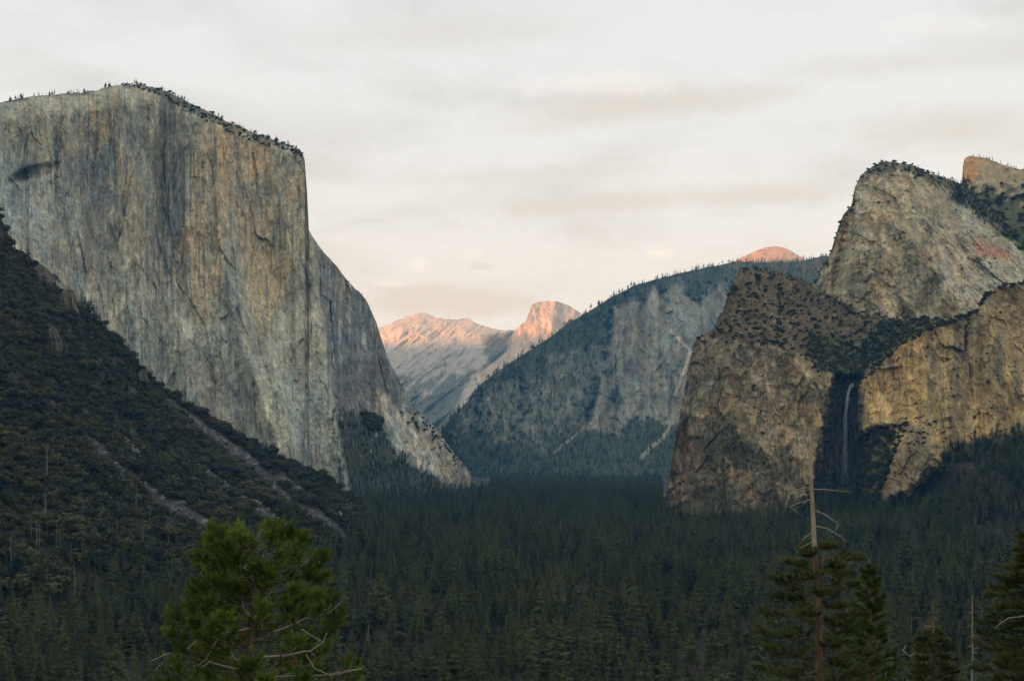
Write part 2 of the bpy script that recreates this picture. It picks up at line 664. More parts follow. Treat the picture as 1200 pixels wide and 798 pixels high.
def build_ground():
    azf = np.radians(np.arange(-27, 27.01, 0.11))
    azc = np.radians(np.arange(30, 330.1, 4.0))
    az = np.concatenate([azf, azc])
    r = np.unique(np.concatenate([np.geomspace(2, 800, 60), np.arange(800, 3300, 11.0), np.geomspace(3300, 18500, 70)]))
    R, A = np.meshgrid(r, az, indexing='ij')
    X, Y = R * np.sin(A), R * np.cos(A)
    Z = ground(X, Y)
    tm = talus_mask(X, Y)
    Z = Z + tm * (fbm(X / 9, Y / 9, 1.1, 3) * 1.6 - 1.0)
    n1 = fbm(X / 60, Y / 60, 8.0, 4)
    c = np.zeros(X.shape + (3,)) + np.array([0.036, 0.030, 0.019])
    c = lerp(c, (0.065, 0.055, 0.036), sstep(n1, 0.1, 0.8))
    rk = fbm(X / 16, Y / 26, 12.0, 3)
    t = np.clip(0.55 + 0.5 * rk, 0, 1)
    c = lerp(c, (0.078, 0.077, 0.074), tm * 0.95)
    c = c * (1 - (tm * (1 - t) * 0.55))[..., None]
    nr, nc = X.shape
    P = np.stack([X, Y, Z], -1).reshape(-1, 3)
    f = grid_faces(nr, nc)
    i = np.arange(nr * nc).reshape(nr, nc)
    wrap = np.stack([i[:-1, -1], i[:-1, 0], i[1:, 0], i[1:, -1]], -1)
    P = np.vstack([P, [[0, 0, -1.7]]])
    fan = np.stack([np.full(nc, nr * nc), np.roll(i[0], -1), i[0]], -1)
    me = mesh_np('ground', P, [np.vstack([f, wrap])[:, ::-1], fan], True, np.vstack([c.reshape(-1, 3), [[.05, .046, .03]]]))
    o = link('ground', me, M_SOIL)
    put(o, 'wooded valley floor with the slopes rising from it to the cliffs', 'ground', kind='structure')


build_ground()

# ------------------------------------------------------------------ cliffs and mountains
CLIFFS = {}


def cliff(name, top, bottom, depth, relief, albedo, x0, x1, dx, ny, mat, label, cat, jitter=1.0, jscale=7.0, back=900.0, pad=None):
    top = np.array(top, float)
    px = np.arange(x0, x1 + dx * 0.5, dx)
    if pad:
        px = np.concatenate([np.arange(pad[0], x0 - dx, 9.0), px, np.arange(x1 + dx, pad[1], 9.0)])
    ty = np.interp(px, top[:, 0], top[:, 1])
    ty = ty - jitter * (fbm(px / jscale, 0.37 + len(name), 0.1, 4, 0.6) * 1.3)
    by = np.interp(px, [p[0] for p in bottom], [p[1] for p in bottom]) if isinstance(bottom, list) else np.full(px.shape, float(bottom))
    ty = np.minimum(ty, by - 1.5)
    v = np.linspace(0, 1, ny)[:, None]
    PY = by[None] + (ty - by)[None] * v
    PX = np.broadcast_to(px[None], PY.shape)
    Y = depth(PX, PY)
    P0 = at(PX, PY, Y)
    Y = Y - relief(PX, PY, P0)
    P = at(PX, PY, Y)
    c = albedo(PX, PY, P)
    rows, cols = [P], [c]
    rim, rc = P[-1], c[-1]
    for k, drop in ((0.012, 0.004), (0.05, 0.03), (0.15, 0.12), (0.4, 0.35), (1.0, 1.0)):
        q = rim * (1 + k * back / rim[:, 1:2])
        base = -180.0
        q[:, 2] = rim[:, 2] + (base - rim[:, 2]) * drop if drop < 1 else base
        q[:, 2] = np.minimum(q[:, 2], rim[:, 2] * (1 + k * back / rim[:, 1]) - 1.0)
        rows.append(q[None])
        cols.append(rc[None])
    V = np.vstack([r.reshape(-1, 3) for r in rows])
    Cc = np.vstack([r.reshape(-1, 3) for r in cols])
    me = mesh_np(name, V, grid_faces(ny + 5, len(px)), False, np.clip(Cc, 0.01, 0.8))
    o = link(name, me, mat)
    put(o, label, cat, kind='structure')
    CLIFFS[name + label[:12]] = dict(px=px, ymin=Y[:max(2, ny // 8)].min(axis=0), P=P, PX=PX, PY=PY, top=ty)
    return CLIFFS[name + label[:12]]


def cracks(u, z, su, sz, seed=0, wob=0.22):
    """slabs: stepped cells stretched along the fall line, with open joints between them"""
    a = u / su + wob * pn(u / su * 1.3, z / sz * 1.3, seed + .5)
    b = z / sz + wob * pn(u / su * 1.1 + 7, z / sz * 1.1, seed + .9)
    val, e = vor(a, b, seed)
    m = np.clip(0.5 + 0.9 * pn(u / su * .45, z / sz * .3, seed + 3.3), 0, 1)
    return (val - 0.5) * (0.35 + 0.65 * m), (1 - sstep(e, 0.0, 0.12)) * m


# ---- the great granite monolith on the left
NOSE = [(100, 352), (180, 357), (227, 360), (270, 363), (330, 369), (400, 379), (480, 388), (520, 395), (565, 404), (700, 420)]
mono_d = tps([(-300, 100, 3400), (-300, 600, 3200), (-150, 150, 3500), (0, 120, 3700), (0, 300, 3560), (0, 600, 3470), (90, 200, 3800), (100, 450, 3600), (180, 100, 3960), (180, 450, 3700),
              (180, 640, 3600), (300, 155, 4000), (290, 300, 3900), (330, 400, 3820), (350, 620, 3700), (357, 180, 4020), (363, 270, 3960), (404, 565, 3740),
              (374, 370, 3880), (440, 640, 3800)])
mono_e = tps([(365, 290, 25), (370, 400, 30), (400, 330, 300), (440, 378, 640), (390, 470, 120), (430, 470, 380), (460, 440, 760), (480, 475, 850), (410, 500, 130), (441, 540, 330),
              (500, 500, 900), (530, 570, 850), (559, 566, 1150), (440, 620, 200), (600, 640, 1300)])


def mono_depth(px, py):
    nx = np.interp(py, [p[0] for p in NOSE], [p[1] for p in NOSE])
    nx = nx + 3.0 * pn(py / 22, 0.3, 5.0) + 1.5 * pn(py / 8, 0.3, 6.0)
    t = px - nx
    d = mono_d(np.minimum(px, nx), py)
    ty = np.interp(px, [p[0] for p in MONO_TOP], [p[1] for p in MONO_TOP])
    d = d + np.maximum(0, 26 - (py - ty)) ** 2 * .20 * (1 - sstep(px, 205, 235)) + np.maximum(0, 12 - (py - ty)) ** 2 * .45 * sstep(px, 205, 235) * (1 - sstep(px, 335, 352))
    return d + np.where(t > 0, sstep(t, 0, 5) * np.maximum(mono_e(px, py), 5), 0)


def mono_relief(px, py, P):
    u = P[..., 0] + 0.4 * P[..., 1]
    z = P[..., 2]
    s = np.abs(pn(u / 190, z / 1100, 1.1)) * -95 + np.abs(pn(u / 80 + 3, z / 500, 2.1)) * -42 + fbm(u / 210, z / 500, 1.1, 3) * 22
    s = s + facets(u, z, 90, 420, 3, 17, 9) + facets(u, z, 34, 150, 9, 9, 5.5) + facets(u, z, 14, 46, 21, 4.5, 3.5) + facets(u, z, 7, 17, 27, 2.2, 2.2)
    s = s + fbm(u / 9, z / 12, 2.0, 3, .6) * 2.2
    # long bays and the roof high on the left
    s = s - 60 * sstep(px, 150, 200) * (1 - sstep(px - .03 * (py - 120) + 3 * pn(py / 20, 0.0, 1.0), 209, 214)) * sstep(py, 105, 130) * (1 - sstep(py, 330, 400))
    s = s - 25 * blob(px, py, 196, 230, 13, 150, 4) - 30 * blob(px, py, 40, 203, 26, 7, -18) + 20 * blob(px, py, 262, 300, 30, 160, -4)
    s = s - 22 * blob(px, py, 150, 260, 26, 80, 3) + 40 * blob(px, py, 320, 480, 20, 110, -16) - 25 * blob(px, py, 296, 470, 9, 90, -18)
    ap = region(px, py, APRON, 5, 4 * fbm(px / 9, py / 9, 3.1, 2))
    return s * (1 - 0.7 * ap)


APRON = [(386, 484), (410, 481), (432, 486), (452, 506), (462, 530), (490, 548), (533, 572), (533, 640), (404, 640), (402, 560)]


def mono_albedo(px, py, P):
    u = P[..., 0] + 0.4 * P[..., 1]
    z = P[..., 2]
    wob = fbm(px / 16, py / 22, 4.4, 4) * 14
    c = np.zeros(px.shape + (3,)) + np.array([0.37, 0.345, 0.275])
    # upper band buff, lower band pale and cooler
    c = lerp(c, (0.37, 0.385, 0.345), sstep(py + wob + 0.15 * px, 330, 470))
    c = lerp(c, (0.30, 0.275, 0.205), sstep(py + wob * 1.4, 215, 120) * 0.55)
    c = lerp(c, (0.20, 0.20, 0.20), 0.75 * region(px, py, [(68, 180), (120, 176), (135, 250), (150, 340), (95, 330), (70, 250)], 10, wob))
    c = lerp(c, (0.34, 0.355, 0.34), 0.8 * region(px, py, [(-20, 150), (60, 210), (70, 300), (140, 400), (60, 400), (-20, 260)], 18, wob))
    for (cx, cy, rx, ry, a) in ((250, 190, 26, 60, 0), (300, 240, 22, 80, 0), (342, 260, 14, 80, 0), (236, 300, 24, 70, 0), (120, 150, 14, 24, 0), (278, 160, 24, 26, 0),
                                (310, 330, 22, 60, 5), (215, 122, 6, 10, 0)):
        st = np.clip(0.7 + 1.0 * fbm(px / 4.5, py / 110, cx * .1, 3), 0, 1)
        c = lerp(c, (0.50, 0.365, 0.20), 0.9 * blob(px + wob * .4, py + wob, cx, cy, rx, ry, a) * st)
    # water streaks down the fall line
    s1 = fbm(px / 5.0, py / 150 + .2 * pn(px / 30, py / 40, 3.0), 2.2, 5, 0.65)
    s2 = fbm(px / 2.6, py / 34, 8.8, 4, 0.65)
    zone = np.clip(0.55 + 0.9 * fbm(px / 45, py / 80, 3.3, 3), 0, 1)
    c = lerp(c, (0.115, 0.125, 0.135), np.clip(sstep(s1, 0.12, 0.75) * zone, 0, 1) * 0.85)
    c = lerp(c, (0.16, 0.165, 0.17), sstep(s2, 0.25, 0.9) * 0.55)
    dk = np.clip(.5 + 1.2 * fbm(px / 5, py / 60, 45.0, 4, .6), 0, 1)
    c = lerp(c, (0.12, 0.13, 0.15), dk * blob(px + wob * .6, py + wob, 197, 235, 16, 150, 3, .8))
    c = lerp(c, (0.14, 0.15, 0.16), .8 * dk * blob(px + wob * .6, py + wob, 178, 165, 24, 50, 10, .8))
    c = lerp(c, (0.22, 0.22, 0.21), 0.65 * region(px, py, [(206, 410), (245, 400), (290, 470), (318, 560), (250, 520)], 10, wob * .6))
    c = lerp(c, (0.23, 0.225, 0.205), 0.7 * region(px, py, [(250, 330), (275, 330), (320, 430), (310, 440), (275, 400)], 8, wob * .5))
    # pale ribs
    c = lerp(c, (0.48, 0.48, 0.42), 0.7 * region(px, py, [(270, 380), (282, 384), (318, 450), (345, 560), (330, 565), (296, 470)], 5, wob * .3))
    c = lerp(c, (0.45, 0.46, 0.41), 0.55 * blob(px + wob * .5, py + wob, 368, 470, 20, 110, -9))
    pale = sstep(fbm(px / 3.6, py / 26, 15.0, 4, .6), 0.25, 0.9)
    c = lerp(c, (0.47, 0.465, 0.41), pale * 0.5)
    mot = fbm(px / 9, py / 13, 27.0, 5, .65)
    c = c * (1 + .17 * np.clip(mot, -1, 1))[..., None]
    c = lerp(c, (0.23, 0.225, 0.22), sstep(fbm(px / 26, py / 40, 71.0, 5, .6), .1, .7) * .4)
    ln = 1 - np.abs(pn(px / 4.2 + .3 * pn(px / 20, py / 60, 1.0), py / 260, 93.0))
    c = lerp(c, (0.12, 0.125, 0.13), sstep(ln, .86, .99) * .5 * np.clip(.4 + 1.1 * pn(px / 22, py / 70, 94.0), 0, 1))
    ln = 1 - np.abs(pn(px / 5.5 + .3 * pn(px / 20, py / 60, 2.0), py / 300, 97.0))
    c = lerp(c, (0.50, 0.49, 0.44), sstep(ln, .84, .99) * .5 * np.clip(.3 + 1.1 * pn(px / 26, py / 80, 98.0), 0, 1))
    # open joints hold dirt and shadow-loving lichen
    _, e1 = cracks(u, z, 85, 260, 3)
    _, e2 = cracks(u, z, 34, 95, 9)
    c = c * (1 - 0.15 * e1 - 0.15 * e2)[..., None]
    c = slabs(c, u, z, 60, 230, 31, .26)
    c = lerp(c, (0.08, 0.085, 0.09), 0.85 * region(px, py, [(12, 205), (30, 193), (50, 192), (46, 202), (24, 214), (12, 214)], 3, wob * .25))
    # hairline joints, open and dirty
    for q, (a, b, th) in enumerate(((30, 55, .965), (14, 22, .95), (60, 30, .97))):
        ln = 1 - np.abs(pn(px / a + .25 * pn(px / 9, py / 9, q + 1.0), py / b + .2 * pn(px / 8, py / 8, q + 7.0), 60.0 + q))
        c = lerp(c, (0.09, 0.09, 0.09), sstep(ln, th, .995) * .36 * np.clip(.4 + 1.2 * pn(px / 40, py / 40, 80.0 + q), 0, 1))
    # the east face beyond the prow, darker and bluer to paint in its shade
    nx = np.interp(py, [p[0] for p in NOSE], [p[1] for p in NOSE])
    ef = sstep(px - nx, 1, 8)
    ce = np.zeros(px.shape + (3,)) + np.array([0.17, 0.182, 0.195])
    ce = lerp(ce, (0.36, 0.36, 0.335), sstep(fbm(px / 4, py / 70, 9.0, 4, .6), 0.05, 0.6) * 0.85)
    ce = lerp(ce, (0.13, 0.14, 0.155), sstep(s1, 0.0, 0.6) * 0.7)
    ce = lerp(ce, (0.125, 0.13, 0.14), 0.8 * region(px, py, [(402, 425), (455, 418), (480, 470), (470, 482), (440, 470), (400, 484)], 8, wob * .5))
    ce = lerp(ce, (0.27, 0.235, 0.20), 0.8 * region(px, py, [(497, 490), (560, 570), (520, 565), (490, 520)], 6, wob * .5))
    slab = region(px, py, [(440, 460), (452, 462), (478, 490), (508, 530), (530, 570), (520, 568), (494, 542), (470, 528), (455, 505)], 4, wob * .5)
    ce = lerp(ce, (0.46, 0.445, 0.385), slab * np.clip(.75 + .6 * fbm(px / 5, py / 9, 1.0, 3), 0, 1))
    ce = slabs(ce, u * .5, z, 50, 110, 41, .40)
    ce = ce * (1 + .35 * np.clip(fbm(px / 7, py / 11, 37.0, 5, .65), -1, 1))[..., None]
    ce = lerp(ce, (0.06, 0.065, 0.045), sstep(fbm(px / 7 + py / 14, py / 9, 91.0, 5, .6) + (py - 520) / 150.0, .45, .8) * .8 * (py > 455))
    ap = region(px, py, APRON, 3, 7 * fbm(px / 7, py / 9, 3.1, 3))
    ce = lerp(ce, (0.05, 0.058, 0.04), ap * 0.95)
    ce = lerp(ce, (0.30, 0.30, 0.28), ap * sstep(fbm(px / 5, py / 10, 6.6, 3), 0.55, 0.8) * 0.7)
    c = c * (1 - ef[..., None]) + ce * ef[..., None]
    # brushy brow along the rim
    ty = np.interp(px, [p[0] for p in MONO_TOP], [p[1] for p in MONO_TOP])
    brow = sstep(ty + np.interp(px, [0, 150, 215, 300, 350], [5, 3, 12, 12, 8]) + wob * .3 - py, 0, 6) * (px < 356)
    return lerp(c, (0.085, 0.085, 0.06), brow * 0.75)


MONO_TOP = [(-420, 118), (-200, 125), (-40, 124), (0, 120), (40, 113), (100, 108), (133, 101), (160, 99), (187, 104), (213, 116), (240, 129), (267, 143),
            (300, 157), (333, 168), (352, 176), (357, 187), (360, 227), (362, 270), (373, 287), (388, 305), (398, 317), (414, 336), (429, 351), (441, 378), (450, 408),
            (459, 430), (474, 457), (482, 475), (497, 487), (512, 502), (527, 524), (546, 547), (559, 566), (575, 590)]
MONO = cliff('granite_cliff', MONO_TOP, 655, mono_depth, mono_relief, mono_albedo, -24, 575, 1.0, 430, M_GRANITE,
             'huge grey and buff sheer granite cliff rising at the left above the talus slope', 'cliff', 0.9, 9.0, 1600, pad=(-420, 576))

# ---- far peaks lit by the last sun
CR_TOP = [(330, 420), (400, 398), (445, 384), (468, 374), (482, 369), (494, 366), (503, 368), (513, 373), (532, 375), (550, 373), (562, 380), (580, 386), (599, 387), (620, 391), (700, 400), (780, 430)]
cr_d = tps([(330, 420, 15600), (445, 384, 15500), (494, 366, 15600), (600, 387, 15200), (780, 400, 15200), (470, 430, 13900), (520, 430, 13900), (560, 420, 13700), (600, 420, 13400), (520, 480, 11900),
            (590, 470, 11700), (450, 500, 12300), (440, 560, 11000), (620, 560, 10800), (780, 560, 11000), (780, 480, 12000)])


def cr_relief(px, py, P):
    a = (px + 1.25 * py) / 100.0
    b = (py - 0.7 * px) / 100.0
    s = ridged(a * 3.1, b * .8, 1.0, 4) * 150 * sstep(py, 364, 392) + fbm(px / 16, py / 18, 2.0, 4, .5) * 50 + facets(a * 100, b * 100, 14, 50, 11, 26, 6) + facets(px, py, 5, 7, 17, 5, 3)
    s = s + 500 * region(px, py, [(555, 520), (575, 455), (600, 410), (640, 410), (660, 560)], 10, 0 * px) * 0.6
    return s


def cr_wood_shade(px, py):
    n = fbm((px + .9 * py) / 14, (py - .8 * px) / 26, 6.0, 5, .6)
    low = (py - 450 + .25 * (px - 445)) / 45.0  # woods carried higher so their dark colour deepens the shade down here
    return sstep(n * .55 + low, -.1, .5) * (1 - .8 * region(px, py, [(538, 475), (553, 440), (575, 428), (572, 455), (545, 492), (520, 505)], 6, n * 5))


def cr_albedo(px, py, P):
    c = np.zeros(px.shape + (3,)) + np.array([0.58, 0.52, 0.44])
    n = fbm(px / 9, py / 12, 3.0, 4)
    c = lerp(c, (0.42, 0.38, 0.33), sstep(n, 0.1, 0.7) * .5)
    c = lerp(c, (0.34, 0.335, 0.31), sstep(py + n * 6 + .12 * (px - 500), 394, 418) * .85)  # shade on the slopes under the sunlit crest, painted as darker rock
    tr = cr_wood_shade(px, py)
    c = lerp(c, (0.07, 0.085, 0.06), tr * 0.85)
    c = lerp(c, (0.08, 0.09, 0.06), 0.8 * region(px, py, [(565, 393), (602, 390), (602, 420), (575, 428)], 5, n * 6))
    c = lerp(c, (0.42, 0.40, 0.36), 0.8 * region(px, py, [(538, 475), (553, 440), (565, 432), (560, 460), (545, 490)], 4, n * 5))
    return c


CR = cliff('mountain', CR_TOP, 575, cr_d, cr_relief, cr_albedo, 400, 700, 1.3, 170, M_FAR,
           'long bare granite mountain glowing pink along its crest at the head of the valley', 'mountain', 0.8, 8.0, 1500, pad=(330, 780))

HD_TOP = [(560, 440), (594, 412), (599, 395), (604, 386), (610, 381), (616, 377), (620, 366), (624, 357), (630, 353.8), (641, 352.5), (652, 353), (660, 355.2), (668, 359), (676, 364), (686, 371), (700, 384), (720, 405), (760, 450)]
hd_d = tps([(560, 440, 12500), (624, 356, 12950), (604, 388, 12600), (600, 430, 12350), (620, 400, 12600), (640, 354, 13050), (645, 380, 12750), (665, 358, 13200), (690, 380, 13300), (660, 420, 12600), (720, 420, 13400),
            (600, 500, 12000), (700, 500, 12300), (760, 450, 13400)])


def hd_relief(px, py, P):
    return fbm(px / 16, py / 26, 1.0, 4, .45) * 50 + facets(px, py, 14, 40, 5, 16, 7) + facets(px, py, 5, 9, 15, 5, 3)


def hd_albedo(px, py, P):
    c = np.zeros(px.shape + (3,)) + np.array([0.58, 0.49, 0.40])
    return lerp(c, (0.36, 0.32, 0.28), sstep(fbm(px / 6, py / 24, 4.0, 4), 0.0, 0.8) * .5)


HD = cliff('granite_dome', HD_TOP, 560, hd_d, hd_relief, hd_albedo, 560, 760, 1.0, 150, M_FAR,
           'split granite dome with a sheer left face, lit pink above the dark ridge', 'granite dome', 0.35, 6.0, 700)

SD_TOP = [(800, 345), (840, 318), (858, 307), (871, 301), (886, 294), (897, 290), (908, 288.5), (918, 290), (927, 294), (936, 300), (945, 306), (960, 312), (1000, 330), (1080, 370)]
sd_d = tps([(800, 345, 8500), (858, 310, 8300), (908, 289, 8650), (908, 305, 8350), (940, 308, 8500), (870, 305, 8400), (900, 340, 8000), (1000, 340, 8400), (1080, 370, 8500), (900, 420, 7800), (1000, 420, 7900), (800, 420, 7900)])
SD = cliff('bare_summit', SD_TOP, 470, lambda a, b: 1.3 * sd_d(a, b), lambda px, py, P: fbm(px / 14, py / 9, 1.0, 4) * 22,
           lambda px, py, P: lerp(lerp(np.zeros(px.shape + (3,)) + np.array([.54, .38, .27]), (.30, .25, .2), sstep(fbm(px / 6, py / 4, 2.0, 3), .1, .6) * .6),
                                  (.06, .07, .045), sstep(py + 3 * fbm(px / 6, py / 6, 1.1, 3), 304, 309)),
           800, 1080, 1.2, 90, M_FAR, 'rounded bare rock summit glowing orange behind the long forested ridge', 'summit', 0.3, 8.0, 900)

# ---- the hazy forested ridge across the middle
RIDGE_TOP = [(490, 560), (512, 514), (519, 503), (530, 489), (550, 468), (565, 449), (595, 427), (625, 408), (649, 392), (663, 381), (683, 369), (700, 359), (713, 350), (743, 335), (780, 324),
             (825, 314), (856, 308), (875, 307), (905, 309), (940, 306), (953, 302), (970, 300), (1000, 300), (1060, 320), (1120, 360)]
ridge_d = tps([(490, 560, 5500), (515, 506, 5700), (560, 560, 5550), (700, 560, 5300), (800, 560, 5200), (900, 600, 5000), (700, 359, 7000), (600, 425, 6350), (780, 324, 7200), (970, 297, 7600), (755, 340, 6950),
               (720, 500, 6050), (700, 460, 6300), (790, 400, 6450), (790, 490, 6000), (850, 350, 7000), (880, 420, 6300), (640, 500, 5850), (620, 450, 6250), (1120, 360, 7600), (1120, 600, 5400)])
FACE = [(713, 372), (731, 343), (742, 352), (757, 345), (765, 334), (778, 337), (799, 329), (808, 345), (822, 350), (840, 330), (856, 345), (850, 420), (810, 490), (788, 500), (750, 492), (722, 506), (690, 506), (684, 492), (700, 450)]
FACE3 = [(826, 350), (846, 330), (870, 336), (880, 360), (850, 420), (832, 400)]
FACE2 = [(545, 470), (600, 440), (650, 436), (690, 440), (692, 470), (680, 500), (640, 520), (560, 520), (530, 505)]


def face_mask(px, py):
    w = fbm(px / 10, py / 14, 2.7, 4)
    m1 = region(px, py, FACE, 4, w * 9)
    m2 = region(px, py, FACE2, 10, w * 12) * (.40 + .6 * sstep(fbm(px / 13, py / 13, 7.2, 5, .6), -0.4, 0.5))
    m2 = np.maximum(m2, .7 * region(px, py, FACE3, 5, w * 9))
    m2 = np.maximum(m2, .55 * region(px, py, [(640, 420), (700, 400), (716, 440), (690, 452), (650, 440)], 6, w * 10))
    return m1, m2


def ridge_relief(px, py, P):
    m1, m2 = face_mask(px, py)
    rocky = np.maximum(m1, .5 * m2)
    u, z = P[..., 0], P[..., 2]
    s = fbm(px / 34, py / 60, 2.0, 3) * 60 + ridged(px / 40 + py / 90, py / 120, 4.0, 3) * 45 + (m1 + .5 * m2) * (np.abs(pn(px / 26 + .2 * pn(px / 30, py / 40, 2.0), py / 230, 6.0)) * -420 + np.abs(pn(px / 11, py / 120, 8.0)) * -120)
    s = s + rocky * (facets(u, z, 150, 330, 4, 45, 34) + facets(u, z, 60, 110, 14, 24, 20) + facets(u, z, 25, 40, 24, 11, 10) + 25)
    for gx in ([(765, 336), (788, 392), (810, 410), (800, 440), (790, 470), (780, 500)], [(700, 400), (715, 360)], [(742, 350), (752, 400), (745, 440)]):
        d, _ = poly_dist(px, py, gx)
        s = s - 70 * (1 - sstep(d, 2, 14))
    return s + fbm(px / 8, py / 8, 8.0, 3) * 9


def ridge_albedo(px, py, P):
    m1, m2 = face_mask(px, py)
    n = fbm(px / 6, py / 8, 5.0, 4)
    c = np.zeros(px.shape + (3,)) + np.array([0.045, 0.058, 0.036])
    rock = np.zeros(px.shape + (3,)) + np.array([0.215, 0.22, 0.21])
    rock = lerp(rock, (0.13, 0.17, 0.17), sstep(fbm(px / 4, py / 50, 3.0, 3), 0, .7) * .8)
    rock = lerp(rock, (0.25, 0.25, 0.235), sstep(fbm(px / 6, py / 26, 13.0, 3), 0.2, .8) * .6)
    br = sstep(fbm(px / 7, py / 9, 23.0, 4), 0.15, 0.6)
    rock = lerp(rock, (0.07, 0.08, 0.05), br * 0.55)
    rock = slabs(rock, P[..., 0], P[..., 2], 90, 240, 81, .3)
    m = np.maximum(m1 * .9, m2 * 0.62)[..., None]
    c = c * (1 - m) + rock * m
    for pts, w, k in (([(786, 388), (800, 402), (809, 411), (803, 430), (797, 446), (791, 462)], 1.8, .8), ([(790, 478), (786, 500), (776, 514), (762, 524), (752, 536)], 2.6, .4),
                      ([(688, 500), (700, 488), (680, 505), (650, 530)], 1.6, .3)):
        d, _ = poly_dist(px, py, pts)
        c = lerp(c, (0.46, 0.45, 0.42), k * (1 - sstep(d + n, w * .5, w * 1.4)))
    return c


RIDGE = cliff('ridge', RIDGE_TOP, 605, lambda a, b: 1.32 * ridge_d(a, b), ridge_relief, ridge_albedo, 500, 1000, 1.1, 260, M_BROKEN,
              'long blue hazy forested ridge with grey rock faces slanting across the middle distance', 'ridge', 0.6, 9.0, 1800, pad=(490, 1120))

# ---- high peak behind on the right
HP_TOP = [(1090, 300), (1120, 240), (1127, 215), (1129, 187), (1136, 183), (1155, 185), (1174, 193), (1192, 198), (1212, 204), (1300, 225), (1420, 300)]
hp_d = tps([(1090, 300, 4300), (1129, 187, 4250), (1150, 220, 4100), (1200, 200, 4350), (1200, 260, 3950), (1300, 230, 4300), (1150, 300, 3850), (1300, 330, 3800), (1420, 300, 4200), (1420, 420, 3800)])


def hp_albedo(px, py, P):
    n = fbm(px / 9, py / 9, 1.0, 4)
    c = np.zeros(px.shape + (3,)) + np.array([0.30, 0.25, 0.17])
    c = lerp(c, (0.46, 0.25, 0.11), 0.8 * region(px, py, [(1126, 182), (1160, 182), (1150, 196), (1138, 214), (1126, 216)], 4, n * 5))
    c = lerp(c, (0.05, 0.062, 0.032), sstep(py + n * 20, 214, 226) * .9)
    return lerp(c, (0.30, 0.28, 0.24), sstep(fbm(px / 14 + py / 30, py / 10, 4.0, 3), .35, .7) * .6)


HP = cliff('rock_peak', HP_TOP, 430, hp_d, lambda px, py, P: fbm(px / 22, py / 30, 3.0, 4) * 40, hp_albedo, 1090, 1240, 1.2, 150, M_BROKEN,
           'tan rock peak with an orange left edge behind the tall cliff, bushes below it', 'peak', 0.8, 6.0, 700, pad=(1090, 1420))

# ---- tall middle cliff on the right
MC_TOP = [(925, 420), (945, 360), (952, 334), (960, 318), (966, 308), (974, 294), (982, 268), (989, 251), (998, 241), (1001, 223), (1008, 206), (1023, 195), (1038, 189), (1053, 191), (1072, 194), (1091, 204),
          (1110, 209), (1130, 216), (1150, 235), (1175, 255), (1210, 275), (1300, 300), (1420, 360)]
mc_d = tps([(925, 420, 3850), (952, 334, 3800), (975, 300, 3720), (1005, 215, 3750), (1040, 190, 3800), (1000, 300, 3520), (1040, 300, 3430), (1040, 370, 3360), (1090, 300, 3440), (1100, 210, 3850), (1100, 380, 3350), (1150, 240, 3950),
            (1150, 300, 3600), (1150, 360, 3380), (1200, 290, 3800), (1200, 350, 3450), (1300, 320, 3900), (1420, 380, 3900), (1300, 420, 3500), (940, 450, 3600), (1060, 450, 3250)])


def mc_relief(px, py, P):
    u, z = P[..., 0], P[..., 2]
    ru, rz = u * .86 + z * .5, z * .86 - u * .5
    s = fbm(u / 150, z / 220, 3.0, 4) * 46 - np.abs(pn(u / 90, z / 200, 6.1)) * 55
    s = s + facets(ru, rz, 85, 170, 6, 22, 10) + facets(ru, rz, 30, 60, 16, 9, 5.5) + facets(u, z, 13, 20, 26, 5, 4.5) + facets(u, z, 6.5, 9, 36, 2.5, 2.5)
    s = s + fbm(u / 8, z / 10, 2.0, 3, .6) * 2.2
    d, _ = poly_dist(px, py, [(1120, 240), (1090, 290), (1095, 330), (1085, 360)])
    return s - 55 * (1 - sstep(d, 3, 16)) - 40 * blob(px, py, 992, 290, 8, 60, 12)


def mc_albedo(px, py, P):
    wob = fbm(px / 12, py / 14, 4.0, 4) * 9
    n = fbm(px / 5, py / 7, 2.0, 4)
    c = np.zeros(px.shape + (3,)) + np.array([0.30, 0.275, 0.205])
    c = lerp(c, (0.20, 0.185, 0.15), sstep(fbm(px / 4.5, py / 60, 5.0, 4, .6), 0.05, .7) * .75)
    c = lerp(c, (0.44, 0.40, 0.31), sstep(fbm(px / 6, py / 22, 15.0, 3), .15, .8) * .6)
    c = c * (1 + .18 * np.clip(fbm(px / 10, py / 16, 37.0, 5, .65), -1, 1))[..., None]
    c = lerp(c, (0.30, 0.295, 0.265), 0.7 * region(px, py, [(1105, 230), (1140, 230), (1200, 290), (1200, 330), (1140, 370), (1100, 330)], 10, wob))
    c = lerp(c, (0.36, 0.19, 0.115), 0.75 * region(px, py, [(1135, 282), (1150, 280), (1190, 300), (1180, 306), (1150, 300)], 4, wob * .6))
    c = lerp(c, (0.34, 0.21, 0.13), 0.5 * blob(px + wob, py, 1090, 300, 14, 12, 0))
    c = lerp(c, (0.40, 0.24, 0.13), 0.5 * region(px, py, [(980, 262), (1000, 240), (992, 280), (976, 300)], 4, wob * .5))
    ty = np.interp(px, [p[0] for p in MC_TOP], [p[1] for p in MC_TOP])
    top = sstep(ty + np.interp(px, [1000, 1030, 1060, 1130, 1200], [10, 16, 10, 16, 20]) + wob - py, -2, 6)
    c = lerp(c, (0.085, 0.085, 0.05), top * .8)
    gul, _ = poly_dist(px, py, [(1128, 220), (1160, 250), (1210, 280)])
    c = lerp(c, (0.05, 0.06, 0.035), (1 - sstep(gul + wob, 8, 18)) * .8)
    c = lerp(c, (0.07, 0.075, 0.045), np.maximum(ledge(px, py, 40, 70, 18, 6.0), ledge(px, py, -30, 60, 22, 16.0)) * .7)
    return slabs(c, P[..., 0], P[..., 2], 45, 90, 51, .36)


